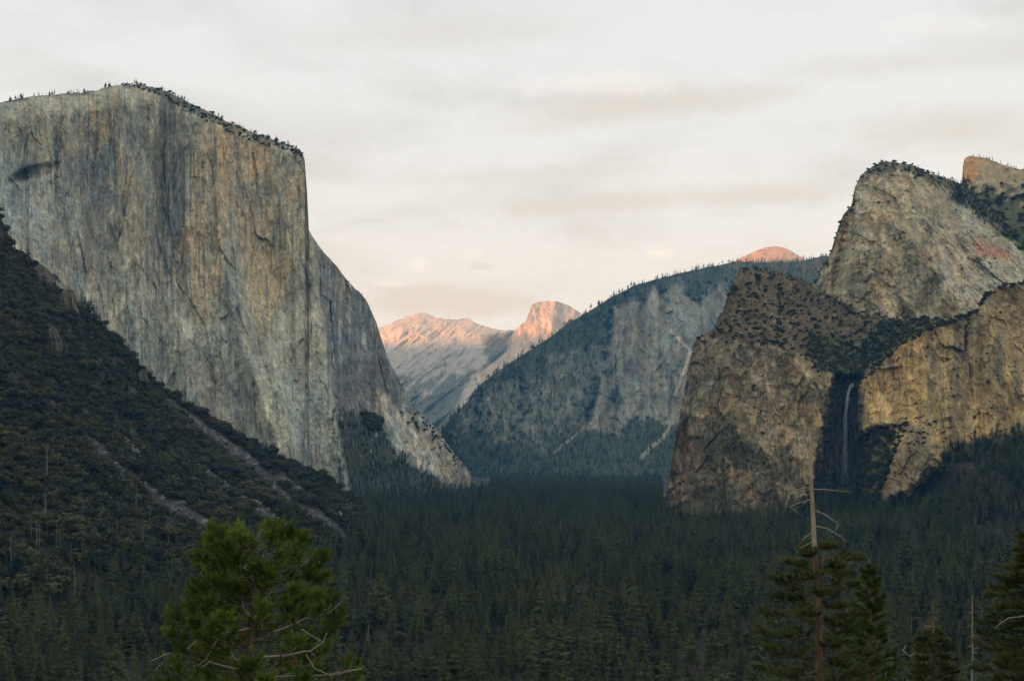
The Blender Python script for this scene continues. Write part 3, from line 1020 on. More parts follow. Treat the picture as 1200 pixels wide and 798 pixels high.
MC = cliff('rock_tower', MC_TOP, 500, mc_d, mc_relief, mc_albedo, 925, 1240, 1.0, 300, M_BROKEN,
           'tall blocky grey rock tower above the hanging valley on the right', 'cliff', 1.1, 7.0, 500, pad=(925, 1420))

# ---- lower front cliff with the hanging valley behind its lip
LC_TOP = [(776, 600), (780, 585), (786, 548), (793, 505), (800, 472), (806, 436), (811, 412), (816, 397), (826, 392), (835, 387), (841, 374), (847, 364), (853, 347), (859, 331), (866, 320), (874, 315), (884, 313), (903, 319), (922, 322),
          (941, 328), (955, 338), (980, 350), (1010, 366), (1040, 372), (1080, 374), (1120, 372), (1150, 362), (1200, 360), (1260, 360)]
LIP = [(776, 396), (812, 394), (840, 400), (870, 405), (905, 408), (930, 415), (948, 432), (966, 442), (985, 449), (1000, 450), (1012, 446), (1030, 432), (1060, 404), (1100, 384), (1150, 350), (1260, 330)]
lc_base = tps([(776, 600, 3050), (784, 560, 3050), (811, 420, 3080), (850, 600, 2860), (860, 410, 2980), (910, 600, 2820), (900, 420, 2960), (950, 600, 2800), (950, 440, 2930), (1010, 600, 2860), (1010, 450, 2960), (1100, 600, 2900), (1260, 500, 2900), (880, 500, 2880)])


def lc_depth(px, py):
    lip = np.interp(px, [p[0] for p in LIP], [p[1] for p in LIP])
    up = np.maximum(lip - py, 0)
    d = lc_base(px, np.maximum(py, lip))
    run = np.interp(px, [776, 850, 900, 960, 1010, 1080, 1260], [2.0, 3.2, 4.4, 5.6, 6.6, 7.0, 7.0])
    d = d + run * up
    alc = region(px, py, ALCOVE, 6, 4 * fbm(px / 7, py / 9, 1.2, 3))
    return d + 120 * alc


ALCOVE = [(977, 440), (1009, 440), (1011, 470), (1008, 515), (1030, 500), (1048, 505), (1040, 540), (1030, 580), (1020, 640), (930, 640), (955, 560), (962, 530), (968, 490)]
LC_SCRUB = [(800, 640), (800, 590), (838, 560), (818, 520), (824, 490), (850, 486), (880, 510), (905, 545), (940, 552), (945, 570), (900, 560), (868, 552), (850, 535), (845, 560), (870, 590), (960, 585), (990, 560), (1060, 500), (1060, 640)]


def lc_relief(px, py, P):
    u, z = P[..., 0], P[..., 2]
    lip = np.interp(px, [p[0] for p in LIP], [p[1] for p in LIP])
    face = sstep(py - lip, -8, 8)
    ru, rz = u * .9 - z * .43, z * .9 + u * .43
    s = fbm(u / 120, z / 170, 5.0, 4) * 36 - np.abs(pn(u / 75, z / 190, 9.1)) * 50 + fbm(u / 8, z / 9, 2.0, 3, .6) * 2.2
    s = s + (.35 + .65 * face) * (facets(u, z, 46, 190, 8, 16, 10) + facets(ru, rz, 26, 60, 18, 8, 5) + facets(u, z, 11, 26, 28, 4, 3.5) + facets(u, z, 6, 9, 38, 2, 2))
    return s + (1 - face) * fbm(u / 26, z / 20, 8.0, 3) * 8


def lc_albedo(px, py, P):
    wob = fbm(px / 11, py / 13, 6.0, 4) * 8
    lip = np.interp(px, [p[0] for p in LIP], [p[1] for p in LIP])
    c = np.zeros(px.shape + (3,)) + np.array([0.205, 0.172, 0.122])
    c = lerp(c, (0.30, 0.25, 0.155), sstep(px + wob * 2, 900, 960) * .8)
    st = fbm(px / 4.0, py / 48, 5.0, 4, .6)
    c = lerp(c, (0.135, 0.12, 0.10), sstep(st, 0.05, .65) * .6)
    c = lerp(c, (0.34, 0.30, 0.21), sstep(fbm(px / 5, py / 12, 9.0, 5, .65), .15, .85) * .6)
    c = c * (1 + .22 * np.clip(fbm(px / 10, py / 16, 37.0, 5, .65), -1, 1))[..., None]
    c = lerp(c, (0.40, 0.26, 0.13), sstep(fbm(px / 5, py / 11, 19.0, 3), .55, .9) * .5)
    c = lerp(c, (0.38, 0.36, 0.31), .6 * region(px, py, [(868, 430), (882, 428), (902, 450), (906, 468), (890, 456)], 3, wob * .4))
    c = slabs(c, P[..., 0], P[..., 2], 40, 80, 61, .42)
    # brush on the shoulder, forest in the hanging valley
    upm = sstep(lip - py + wob, -4, 8)
    br = np.zeros(px.shape + (3,)) + np.array([0.105, 0.080, 0.048])
    br = lerp(br, (0.24, 0.19, 0.13), sstep(fbm(px / 5, py / 5, 4.0, 4), .15, .7) * .7)
    br = lerp(br, (0.05, 0.058, 0.034), sstep(fbm(px / 5, py / 5, 14.0, 4), .1, .5) * .8)
    hv = region(px, py, HANGING, 6, wob)
    br = lerp(br, (0.068, 0.078, 0.042), hv * .9)
    c = c * (1 - upm[..., None]) + br * upm[..., None]
    scr = region(px, py, LC_SCRUB, 5, wob * 1.8)
    c = lerp(c, (0.075, 0.078, 0.048), scr * .7)
    c = lerp(c, (0.07, 0.072, 0.042), np.maximum(ledge(px, py, 25, 60, 16, 4.0), ledge(px, py, -50, 50, 20, 14.0)) * .6)
    # black wet stone round the fall
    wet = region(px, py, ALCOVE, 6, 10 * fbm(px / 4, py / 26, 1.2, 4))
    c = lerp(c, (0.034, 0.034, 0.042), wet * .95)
    c = lerp(c, (0.18, 0.155, 0.135), wet * .8 * sstep(fbm(px / 2.6, py / 30, 33.0, 4, .6), -.1, .7) * (.35 + .65 * blob(px, py, 998, 525, 22, 60, 0)))
    c = lerp(c, (0.070, 0.080, 0.048), wet * region(px, py, [(1008, 515), (1048, 505), (1040, 560), (1020, 620), (1000, 600)], 4, wob * .5))
    return c


HANGING = [(944, 396), (962, 390), (988, 402), (1012, 398), (1030, 376), (1100, 369), (1112, 380), (1062, 400), (1034, 424), (1002, 450), (976, 446), (953, 426)]
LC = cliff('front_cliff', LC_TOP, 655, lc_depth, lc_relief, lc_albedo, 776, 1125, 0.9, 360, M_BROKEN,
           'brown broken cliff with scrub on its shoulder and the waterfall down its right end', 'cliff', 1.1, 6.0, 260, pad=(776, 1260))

# ---- yellow wall at the right edge
RW_TOP = [(1003, 520), (1004, 470), (1006, 450), (1012, 444), (1023, 437), (1038, 418), (1050, 408), (1061, 402), (1083, 388), (1100, 383), (1121, 373), (1144, 365), (1155, 347), (1170, 337), (1200, 331), (1260, 322), (1420, 290)]
rw_d = tps([(1003, 520, 2900), (1006, 450, 2900), (1010, 560, 2840), (1060, 410, 2860), (1060, 520, 2760), (1060, 600, 2680), (1120, 380, 2840), (1120, 520, 2700), (1200, 335, 2820), (1200, 500, 2640), (1420, 300, 2800), (1420, 560, 2500), (1100, 640, 2620)])
RW_BUTT = [(1040, 585), (1036, 560), (1052, 520), (1070, 498), (1082, 500), (1096, 520), (1100, 545), (1085, 560), (1062, 582)]


def rw_relief(px, py, P):
    u, z = P[..., 0], P[..., 2]
    s = fbm(u / 90, z / 220, 7.0, 4) * 26 - np.abs(pn(u / 60, z / 330, 4.1)) * 55 + fbm(u / 8, z / 10, 2.0, 3, .6) * 2.0
    s = s + facets(u, z, 50, 170, 2, 14, 8) + facets(u, z, 22, 60, 12, 8, 5) + facets(u, z, 10, 18, 22, 4.5, 4) + facets(u, z, 5.5, 8, 32, 2.2, 2.2)
    s = s + 75 * region(px, py, RW_BUTT, 9, 3 * fbm(px / 8, py / 8, 3.3, 3))
    arch = 1 - sstep(poly_dist(px, py, [(1008, 512), (1016, 502), (1026, 497), (1036, 497)])[0], 1, 5)
    cave = region(px, py, [(1006, 512), (1020, 500), (1042, 500), (1048, 505), (1038, 560), (1024, 640), (1003, 640)], 4, fbm(px / 5, py / 6, 2.2, 3) * 3)
    return s + arch * 8 - 18 * cave


def rw_albedo(px, py, P):
    wob = fbm(px / 10, py / 14, 3.0, 4) * 7
    c = np.zeros(px.shape + (3,)) + np.array([0.36, 0.285, 0.155])
    c = lerp(c, (0.44, 0.37, 0.23), sstep(fbm(px / 7, py / 18, 9.0, 4), .1, .8) * .6)
    c = lerp(c, (0.47, 0.30, 0.12), sstep(fbm(px / 6, py / 20, 19.0, 3), .3, .8) * .7)
    st = fbm(px / 5.0, py / 120, 5.0, 4, .6)
    c = lerp(c, (0.19, 0.17, 0.135), sstep(st, 0.05, .55) * .62)
    for x_, w_ in ((1090, 5), (1130, 8), (1172, 10), (1120, 4), (1192, 6)):
        c = lerp(c, (0.15, 0.14, 0.12), .6 * (1 - sstep(np.abs(px - x_ + wob * .6), w_ * .4, w_)) * sstep(py, 350, 380) * (1 - sstep(py + wob, 470, 510)))
    c = c * (1 + .18 * np.clip(fbm(px / 9, py / 20, 37.0, 5, .65), -1, 1))[..., None]
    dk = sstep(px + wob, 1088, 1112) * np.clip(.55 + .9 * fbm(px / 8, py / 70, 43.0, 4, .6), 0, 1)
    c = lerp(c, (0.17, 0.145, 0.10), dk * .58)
    c = lerp(c, (0.21, 0.18, 0.13), sstep(400 + wob - py, -5, 25) * .65)
    bt = region(px, py, RW_BUTT, 5, wob * .5)
    c = lerp(c, (0.165, 0.148, 0.118), bt * .85)
    c = slabs(c, P[..., 0], P[..., 2], 36, 140, 71, .26)
    cave = region(px, py, [(1006, 512), (1020, 501), (1042, 501), (1050, 505), (1036, 560), (1024, 640), (1003, 640)], 3, fbm(px / 5, py / 6, 2.2, 3) * 3)
    c = lerp(c, (0.085, 0.095, 0.055), cave * .9)
    ed = sstep(1012 + wob * .5 - px, -2, 3) * sstep(py, 452, 462)
    c = lerp(c, (0.04, 0.04, 0.045), ed * .8)
    c = lerp(c, (0.07, 0.072, 0.042), ledge(px, py, -20, 60, 22, 5.0) * .5)
    bas = sstep(py + wob - np.interp(px, [1003, 1040, 1062, 1087, 1113, 1158, 1200, 1300], [585, 585, 580, 560, 522, 512, 500, 490]), -4, 6)
    return lerp(c, (0.05, 0.058, 0.036), bas)


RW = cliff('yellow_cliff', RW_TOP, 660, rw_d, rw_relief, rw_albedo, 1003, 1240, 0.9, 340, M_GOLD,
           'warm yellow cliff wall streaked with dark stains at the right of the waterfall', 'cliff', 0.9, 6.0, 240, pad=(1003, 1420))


# ---- the skyline behind the camera that keeps the last sun off the valley
def shading_ridge():
    s = np.array([SUN_DIR.x, SUN_DIR.y]) / math.hypot(SUN_DIR.x, SUN_DIR.y)
    p = np.array([-s[1], s[0]])                     # along the ridge
    q = np.linspace(-16500, 15000, 420)
    te = math.tan(SUN_EL)
    # skyline height of these unseen hills, shaped so their shade ends on the peaks
    key = {}
    def need(X, Y, z):
        return float(X * p[0] + Y * p[1]), z + te * (R0 + -(X * s[0] + Y * s[1]))
    R0 = 7200.0
    ks = sorted([need(-1100, 15500, 1055), need(-600, 15400, 1065), need(280, 13000, 1005), need(600, 13100, 985), need(1780, 11100, 1195), need(-900, 3900, 1010), need(900, 3700, 960)])
    kx, kz = [k[0] for k in ks], [k[1] for k in ks]
    h = np.interp(q, kx, kz) + fbm(q / 900, 0.5, 0.2, 4) * 22
    prof = [(-2600, -60, 0), (-1500, 0, .35), (-700, 0, .7), (0, 0, 1), (500, 0, .8), (1500, 0, .4), (2600, -60, 0)]
    rows = []
    for off, z0, k in prof:
        w = fbm(q / 500, off / 500 + .3, 1.0, 4) * 120 * (1 if 0 < k < 1 else 0)
        xy = s[None] * (R0 + off) + p[None] * q[:, None]
        rows.append(np.column_stack([xy, -90 + (h + 90) * k + w * k]))
    P = np.vstack(rows)
    c = np.zeros((len(P), 3)) + np.array([0.05, 0.06, 0.04])
    o = link('shading_hills', mesh_np('shading_hills', P, grid_faces(len(prof), len(q)), True, c), M_FAR)
    put(o, 'unseen wooded hills shaped to keep the low sun off the valley', 'hills', kind='structure')


shading_ridge()
# ------------------------------------------------------------------ conifers
def conifer_crown(seed, rad, base, dens=1.0, droop=0.35, ragged=0.25):
    """unit-height crown of drooping ragged sprays round the stem"""
    R = random.Random(seed)
    g = Geo()
    n = int(34 * dens)
    gaps = [(R.uniform(0, 6.28), R.uniform(.15, .9), R.uniform(.3, .8)) for _ in range(4)]
    for i in range(n):
        t = (i + R.random()) / n
        h = base + (0.985 - base) * t
        prof = (1 - t) ** 0.8 * (0.45 + 0.55 * min(1, t / 0.22)) + 0.03
        nb = max(4, int(8 - 3.5 * t))
        a0 = R.uniform(0, 6.28)
        for k in range(nb):
            an = a0 + 6.283 * k / nb + R.uniform(-.35, .35)
            L = rad * prof * R.uniform(1 - ragged * 1.9, 1 + ragged * 1.1)
            for (ga, gt, gw) in gaps:
                if abs((an - ga + 3.14) % 6.283 - 3.14) < gw and abs(t - gt) < .09:
                    L *= 0.45
            dz = -droop * L * R.uniform(.5, 1.4) + 0.35 * L * t
            d = Vector((math.cos(an), math.sin(an), 0))
            s = Vector((-d.y, d.x, 0))
            p0 = Vector((0, 0, h + R.uniform(-.008, .008)))
            tip = p0 + d * L + Vector((0, 0, dz))
            w = L * R.uniform(.26, .42)
            mid = p0 + d * L * .58 + Vector((0, 0, dz * .35))
            g.tri(p0, mid + s * w + Vector((0, 0, -.010 - .2 * w)), tip)
            g.tri(p0, tip, mid - s * w + Vector((0, 0, -.010 - .2 * w)))
            q = p0 + d * L * .85 + Vector((0, 0, dz * .7))
            g.tri(mid, q + s * w * 1.1 + Vector((0, 0, -.02)), q - s * w * .2)
            g.tri(mid, q + s * w * .2, q - s * w * 1.1 + Vector((0, 0, -.02)))
    for k in range(3):
        an = k * 2.1
        g.tri((0.010 * math.cos(an), 0.010 * math.sin(an), .93), (0.010 * math.cos(an + 2), 0.010 * math.sin(an + 2), .93), (0, 0, 1))
    me = g.mesh('crown')
    me.materials.append(M_CONIFER)
    return me


def stem_mesh(r, top, n=5):
    g = Geo()
    g.tube([(0, 0, -.08), (0, 0, .3), (0, 0, top)], [r, r * .72, r * .12], n)
    me = g.mesh('trunk', True)
    me.materials.append(M_BARK)
    return me


CON = [(conifer_crown(1, .130, .16), stem_mesh(.013, .97)), (conifer_crown(2, .155, .22, .9, .45), stem_mesh(.014, .97)), (conifer_crown(3, .115, .12, 1.1), stem_mesh(.012, .97)),
       (conifer_crown(7, .21, .34, .8, .15, .45), stem_mesh(.016, .96)), (conifer_crown(8, .19, .18, 1.0, .55, .35), stem_mesh(.016, .97)),
       (conifer_crown(4, .17, .30, .8, .25, .4), stem_mesh(.015, .97)), (conifer_crown(5, .14, .25, .75, .5, .45), stem_mesh(.014, .97)), (conifer_crown(6, .10, .10, 1.0, .5), stem_mesh(.011, .97))]


def oak_crown(seed, n=430):
    """unit-height rounded broadleaf crown: leaf clumps through a few lobes"""
    R = random.Random(seed)
    g = Geo()
    lobes = [(Vector((R.uniform(-.3, .3), R.uniform(-.3, .3), R.uniform(.38, .70))), R.uniform(.24, .38)) for _ in range(7)]
    for i in range(n):
        c, r = lobes[i % 7]
        d = Vector((R.gauss(0, 1), R.gauss(0, 1), R.gauss(0.15, 1))).normalized()
        p = c + d * r * R.uniform(.6, 1.05)
        p.z = max(p.z, .06)
        s = R.uniform(.06, .12)
        a = d.orthogonal().normalized()
        a = (a + Vector((R.gauss(0, .6), R.gauss(0, .6), R.gauss(0, .4)))).normalized()
        b = d.cross(a).normalized()
        b = (b + d * R.uniform(-.5, .5)).normalized()
        g.quad(p - a * s, p - b * s * .7, p + a * s, p + b * s * .7)
    me = g.mesh('crown')
    me.materials.append(M_OAK)
    return me


def oak_stem(seed):
    R = random.Random(seed)
    g = Geo()
    g.tube([(0, 0, -.1), (.02, 0, .2), (.0, .02, .42)], [.05, .035, .025], 5)
    for k in range(4):
        an = k * 1.6 + R.random()
        g.tube([(0, .01, .25 + .04 * k), (.13 * math.cos(an), .13 * math.sin(an), .42), (.27 * math.cos(an), .27 * math.sin(an), .58)], [.022, .015, .008], 4)
    me = g.mesh('trunk', True)
    me.materials.append(M_BARK)
    return me


OAK = [(oak_crown(31 + k), oak_stem(31 + k)) for k in range(5)]


def boulder_mesh(seed):
    R = np.random.RandomState(seed)
    v, f = [], []
    n, m = 7, 5
    for i in range(m):
        th = math.pi * (i + .5) / m
        for k in range(n):
            ph = 2 * math.pi * k / n + .3 * i
            v.append((math.sin(th) * math.cos(ph), math.sin(th) * math.sin(ph), .8 * math.cos(th)))
    v = np.array(v)
    v *= (0.75 + .5 * R.rand(len(v)))[:, None]
    v *= np.array([1, .6 + .5 * R.rand(), .6 + .4 * R.rand()])
    q = [(i * n + k, (i + 1) * n + k, (i + 1) * n + (k + 1) % n, i * n + (k + 1) % n) for i in range(m - 1) for k in range(n)]
    v = np.vstack([v, [[0, 0, .8], [0, 0, -.6]]])
    t = [(k, (k + 1) % n, m * n) for k in range(n)] + [((m - 1) * n + (k + 1) % n, (m - 1) * n + k, m * n + 1) for k in range(n)]
    me = mesh_np('boulder', v, [np.array(q), np.array(t)], False)
    me.materials.append(M_RUBBLE)
    return me


BOULDER = [(boulder_mesh(s),) for s in range(4)]

# ---- where everything grows
RG = np.random.RandomState(5)
YMIN = []
for c_ in CLIFFS.values():
    YMIN.append((c_['px'], c_['ymin']))


def free_of_cliffs(px, Y, slack=15.0):
    ok = np.ones(px.shape, bool)
    for cpx, ym in YMIN:
        m = (px > cpx[0]) & (px < cpx[-1])
        ok &= ~(m & (Y > np.interp(px, cpx, ym) + slack))
    return ok


def jitter_field(step, y0, y1, wide=0.375):
    ys = np.arange(y0, y1, step)
    out = []
    for y in ys:
        w = wide * y + 90
        x = np.arange(-w, w, step)
        out.append(np.column_stack([x, np.full(x.shape, y)]))
    p = np.vstack(out)
    return p + RG.uniform(-.48, .48, p.shape) * step


def proj(X, Y, Z):
    return CX + F * X / Y, HY - F * Z / Y


con_pts, oak_pts, rub_pts = [], [], []          # x, y, z, height, width factor

for a_, b_, h_ in ((96, 352, 17), (99, 354, 20), (103, 358, 18), (107, 361, 21), (110, 364, 16), (113, 368, 18), (117, 374, 14), (93, 352, 13), (192, 455, 16), (150, 412, 13), (143, 404, 12)):
    y_ = float(np.interp(a_, CREST[:, 0], CREST_Y)) - 15
    x_ = (a_ - CX) / F * y_
    con_pts.append(np.array([[x_, y_, float(ground(x_, y_)), h_ * 1.6]]))

fld = np.vstack([jitter_field(14.0, 620, 2600), jitter_field(14.0, 2600, 4200), jitter_field(15.5, 4200, 6500)])
X, Y = fld[:, 0], fld[:, 1]
Z = ground(X, Y)
px, py = proj(X, Y, Z)
sl = slope_left(X, Y)
fl = valley_floor(X, Y) + slope_right(X, Y) * (1 - sstep(Y, 3600, 5000))
on_slope = sl > fl - 6
yc = np.interp(X, CREST_X, CREST_Y)
keep = free_of_cliffs(px, Y) & (talus_mask(X, Y) < 0.05) & ~(on_slope & (Y > yc + 25))
pcon = np.where(on_slope, 0.07 + 0.9 * (1 - sstep(Z + 25 * fbm(X / 90, Y / 90, 2.0, 3), -118, -78)), 0.93)
is_con = RG.rand(len(X)) < pcon
mead = fbm(X / 140, Y / 140, 33.0, 3)
keep &= ~((mead > 0.42) & ~on_slope & (RG.rand(len(X)) < .7))
k = keep & is_con
hh = np.clip(RG.normal(27, 9.5, k.sum()) * (1 + .38 * fbm(X[k] / 70, Y[k] / 110, 3.0, 3)), 8, 50)
hh = np.where(on_slope[k], hh * 0.74, hh)
con_pts.append(np.column_stack([X[k], Y[k], Z[k], hh]))
k = keep & ~is_con
oak_pts.append(np.column_stack([X[k], Y[k], Z[k], RG.uniform(6.0, 12.5, k.sum())]))
# the slope is thick with low oaks
f2 = jitter_field(12.0, 1150, 2800)
f2 = f2[f2[:, 0] < -60]
X, Y = f2[:, 0], f2[:, 1]
Z = ground(X, Y)
sl = slope_left(X, Y)
bare = fbm(X / 55, Y / 120, 41.0, 5, .6)
k = (sl > valley_floor(X, Y) + 2) & (Y < np.interp(X, CREST_X, CREST_Y) + 18) & (talus_mask(X, Y) < .06) & (bare < 0.33) & (Z < 420)
oak_pts.append(np.column_stack([X[k], Y[k], Z[k] - .4, (5.0 + 13.0 * RG.rand(k.sum()) ** 1.8) * (1 - .3 * sstep(Z[k], 80, 300)) * (1 + .5 * np.clip(fbm(X[k] / 50, Y[k] / 80, 47.0, 3), -.8, 1))]))
# talus blocks
for pts, wa, wb in TALUS_W:
    P_ = np.array(pts)
    seg = np.hypot(*np.diff(P_, axis=0).T)
    n = int(seg.sum() * (wa + wb) * .07)
    t = RG.rand(n) * (len(P_) - 1)
    i = np.minimum(t.astype(int), len(P_) - 2)
    q = P_[i] + (P_[i + 1] - P_[i]) * (t - i)[:, None]
    q = q + RG.normal(0, .55, (n, 2)) * (wa + (wb - wa) * t / (len(P_) - 1))[:, None] * np.array([1, 2.0])
    rub_pts.append(np.column_stack([q, ground(q[:, 0], q[:, 1]), RG.gamma(2.0, .75, n) + .6]))


def on_cliff(c, mask, n, hlo, hhi, kind, sink=0.5):
    w = np.clip(mask, 0, 1) * (c['PX'] > -40) * (c['PX'] < 1240)
    w = w.ravel()
    if w.sum() < 1e-6:
        return
    i = RG.choice(len(w), n, p=w / w.sum())
    P = c['P'].reshape(-1, 3)[i].copy()
    P[:, :2] *= (1 + RG.normal(0, .0004, (n, 1)))
    h = RG.uniform(hlo, hhi, n) * RG.uniform(.7, 1.15, n)
    P[:, 2] -= sink
    (con_pts if kind == 'c' else oak_pts).append(np.column_stack([P, h]))


def rimdist(c):
    return c['PY'] - c['top'][None]


px, py = RIDGE['PX'], RIDGE['PY']
m1, m2 = face_mask(px, py)
clear_ = sstep(fbm(px / 9, py / 12, 51.0, 4), .25, .6)
on_cliff(RIDGE, (1 - m1) * (1 - .8 * m2) * (1 - .85 * clear_), 9500, 20, 38, 'c')
on_cliff(RIDGE, (m1 + m2) * sstep(fbm(px / 7, py / 9, 23.0, 4), .15, .6), 220, 9, 17, 'c')
on_cliff(RIDGE, (rimdist(RIDGE) < 3.0) * (.08 + sstep(fbm(px / 12, 1.0, 5.0, 4, .65), -.1, .5)), 270, 12, 40, 'c')
px, py = MONO['PX'], MONO['PY']
rd = rimdist(MONO)
on_cliff(MONO, (rd < 2.2) * (px < 355) * (.06 + sstep(fbm(px / 11, 1.0, 5.0, 4, .65), .0, .6)), 230, 5, 16, 'c')
on_cliff(MONO, (rd < np.interp(px, [0, 150, 215, 300, 350], [4, 3, 13, 12, 7])) * (px < 356) * (px > 140), 260, 3, 7, 'o')
on_cliff(MONO, (rd < 2.5) * (px > 362), 90, 4, 9, 'c')
ap = region(px, py, APRON, 3, 7 * fbm(px / 7, py / 9, 3.1, 3)) * (py > 484)
on_cliff(MONO, ap * (1 - sstep(fbm(px / 5, py / 10, 6.6, 3), .5, .75)), 1100, 11, 24, 'c')
on_cliff(MONO, blob(px, py, 437, 497, 10, 8, 15), 90, 10, 18, 'o')
on_cliff(MONO, region(px, py, [(470, 478), (500, 488), (550, 545), (545, 552), (495, 508), (468, 488)], 4, 4 * fbm(px / 7, py / 9, 9.1, 3)) * sstep(fbm(px / 5, py / 6, 61.0, 3), 0, .5), 200, 3, 7, 'o')
px, py = LC['PX'], LC['PY']
wob = fbm(px / 11, py / 13, 6.0, 4) * 8
lip = np.interp(px, [p[0] for p in LIP], [p[1] for p in LIP])
upm = sstep(lip - py + wob, -4, 8)
hv = region(px, py, HANGING, 7, wob * 1.6)
on_cliff(LC, hv, 330, 6, 15, 'c')
on_cliff(LC, hv, 420, 4, 9, 'o')
on_cliff(LC, upm * (.06 + sstep(fbm(px / 9, py / 7, 14.0, 4), .05, .6)), 1300, 1.6, 6.5, 'o', .3)
on_cliff(LC, (rimdist(LC) < 2.5) * (px < 970), 160, 3, 9, 'c')
on_cliff(LC, region(px, py, LC_SCRUB, 5, wob * 1.8), 520, 5, 14, 'c')
on_cliff(LC, np.maximum(ledge(px, py, 25, 60, 16, 4.0), ledge(px, py, -50, 50, 20, 14.0)) * (1 - upm), 420, 1.6, 6.0, 'o', .3)
on_cliff(LC, region(px, py, [(1010, 505), (1046, 500), (1040, 560), (1020, 600), (1006, 580)], 5, wob * .5), 260, 7, 14, 'o')
px, py = RW['PX'], RW['PY']
wob = fbm(px / 10, py / 14, 3.0, 4) * 7
on_cliff(RW, sstep(py + wob - np.interp(px, [1003, 1040, 1062, 1087, 1113, 1158, 1200, 1300], [585, 585, 580, 560, 522, 512, 500, 490]), -4, 6) * (py < 600), 700, 10, 26, 'c')
on_cliff(RW, np.maximum(ledge(px, py, -20, 60, 22, 5.0), .7 * ledge(px, py, 80, 90, 14, 15.0)) * (.25 + region(px, py, RW_BUTT, 8, wob)), 190, 1.6, 5.0, 'o', .3)
on_cliff(RW, (rimdist(RW) < 3), 160, 3, 8, 'o')
on_cliff(RW, region(px, py, [(1006, 512), (1020, 503), (1042, 503), (1050, 507), (1038, 560), (1024, 640), (1003, 640)], 4, wob * .4), 240, 6, 13, 'o')
px, py = MC['PX'], MC['PY']
wob = fbm(px / 12, py / 14, 4.0, 4) * 9
ty = np.interp(px, [p[0] for p in MC_TOP], [p[1] for p in MC_TOP])
on_cliff(MC, sstep(ty + np.interp(px, [1000, 1030, 1060, 1130, 1200], [10, 16, 10, 16, 20]) + wob - py, -2, 6), 300, 2.5, 7, 'o')
on_cliff(MC, (rimdist(MC) < 2.5) * (px > 1000), 90, 5, 12, 'c')
gul, _ = poly_dist(px, py, [(1128, 220), (1160, 250), (1210, 280)])
on_cliff(MC, 1 - sstep(gul + wob, 8, 20), 420, 6, 15, 'c')
on_cliff(MC, np.maximum(ledge(px, py, 40, 70, 18, 6.0), ledge(px, py, -30, 60, 22, 16.0)), 330, 1.6, 5.5, 'o')
d_, _ = poly_dist(RW['PX'], RW['PY'], [(1060, 500), (1050, 520), (1042, 545), (1034, 572)])
on_cliff(RW, 1 - sstep(d_, 1, 5), 90, 5, 10, 'o')
px, py = HP['PX'], HP['PY']
on_cliff(HP, sstep(py + 20 * fbm(px / 9, py / 9, 1.0, 4), 214, 226) * (1 - sstep(fbm(px / 14 + py / 30, py / 10, 4.0, 4), .35, .7)), 520, 6, 15, 'o')
on_cliff(HP, (rimdist(HP) < 2) * 1.0, 60, 5, 14, 'c')
px, py = SD['PX'], SD['PY']
on_cliff(SD, sstep(py, 303, 306) * (py < 330), 420, 18, 34, 'c')
on_cliff(SD, (rimdist(SD) < 2) * ((px < 880) | (px > 932)), 60, 12, 24, 'c')
px, py = CR['PX'], CR['PY']
on_cliff(CR, cr_wood_shade(px, py) ** 2, 1200, 20, 36, 'c')


def instancer(name, pts, protos, widths, rots, mat=None):
    """one object that stands a copy of a plant at every point"""
    n = len(pts)
    me = bpy.data.meshes.new(name)
    me.vertices.add(n)
    me.vertices.foreach_set('co', pts[:, :3].astype(np.float32).ravel())
    a = me.attributes.new('variant', 'INT', 'POINT')
    a.data.foreach_set('value', RG.randint(0, len(protos), n).astype(np.int32))
    sc = np.column_stack([pts[:, 3] * widths, pts[:, 3] * widths, pts[:, 3]]).astype(np.float32)
    a = me.attributes.new('size', 'FLOAT_VECTOR', 'POINT')
    a.data.foreach_set('vector', sc.ravel())
    a = me.attributes.new('turn', 'FLOAT_VECTOR', 'POINT')
    a.data.foreach_set('vector', rots.astype(np.float32).ravel())
    o = link(name, me)
    ng = bpy.data.node_groups.new(name, 'GeometryNodeTree')
    ng.interface.new_socket('Geometry', in_out='INPUT', socket_type='NodeSocketGeometry')
    ng.interface.new_socket('Geometry', in_out='OUTPUT', socket_type='NodeSocketGeometry')
    N, L = ng.nodes.new, ng.links.new
    gi, go = N('NodeGroupInput'), N('NodeGroupOutput')
    join = N('GeometryNodeJoinGeometry')
    for parts in protos:
        j = N('GeometryNodeJoinGeometry')
        for ob in parts:
            oi = N('GeometryNodeObjectInfo')
            oi.transform_space = 'ORIGINAL'
            oi.inputs['Object'].default_value = ob
            L(oi.outputs['Geometry'], j.inputs[0])
        ti = N('GeometryNodeGeometryToInstance')
        L(j.outputs[0], ti.inputs[0])
        L(ti.outputs[0], join.inputs[0])
    ip = N('GeometryNodeInstanceOnPoints')
    L(gi.outputs[0], ip.inputs['Points'])
    L(join.outputs[0], ip.inputs['Instance'])
    ip.inputs['Pick Instance'].default_value = True
    for nm, ty, sock in (('variant', 'INT', 'Instance Index'), ('turn', 'FLOAT_VECTOR', 'Rotation'), ('size', 'FLOAT_VECTOR', 'Scale')):
        na = N('GeometryNodeInputNamedAttribute')
        na.data_type = ty
        na.inputs['Name'].default_value = nm
        L(na.outputs['Attribute'], ip.inputs[sock])
    L(ip.outputs[0], go.inputs[0])
    md = o.modifiers.new('copies', 'NODES')
    md.node_group = ng
    return o


def yaw(n, tilt=0.03):
    return np.column_stack([RG.normal(0, tilt, n), RG.normal(0, tilt, n), RG.uniform(0, 6.283, n)])


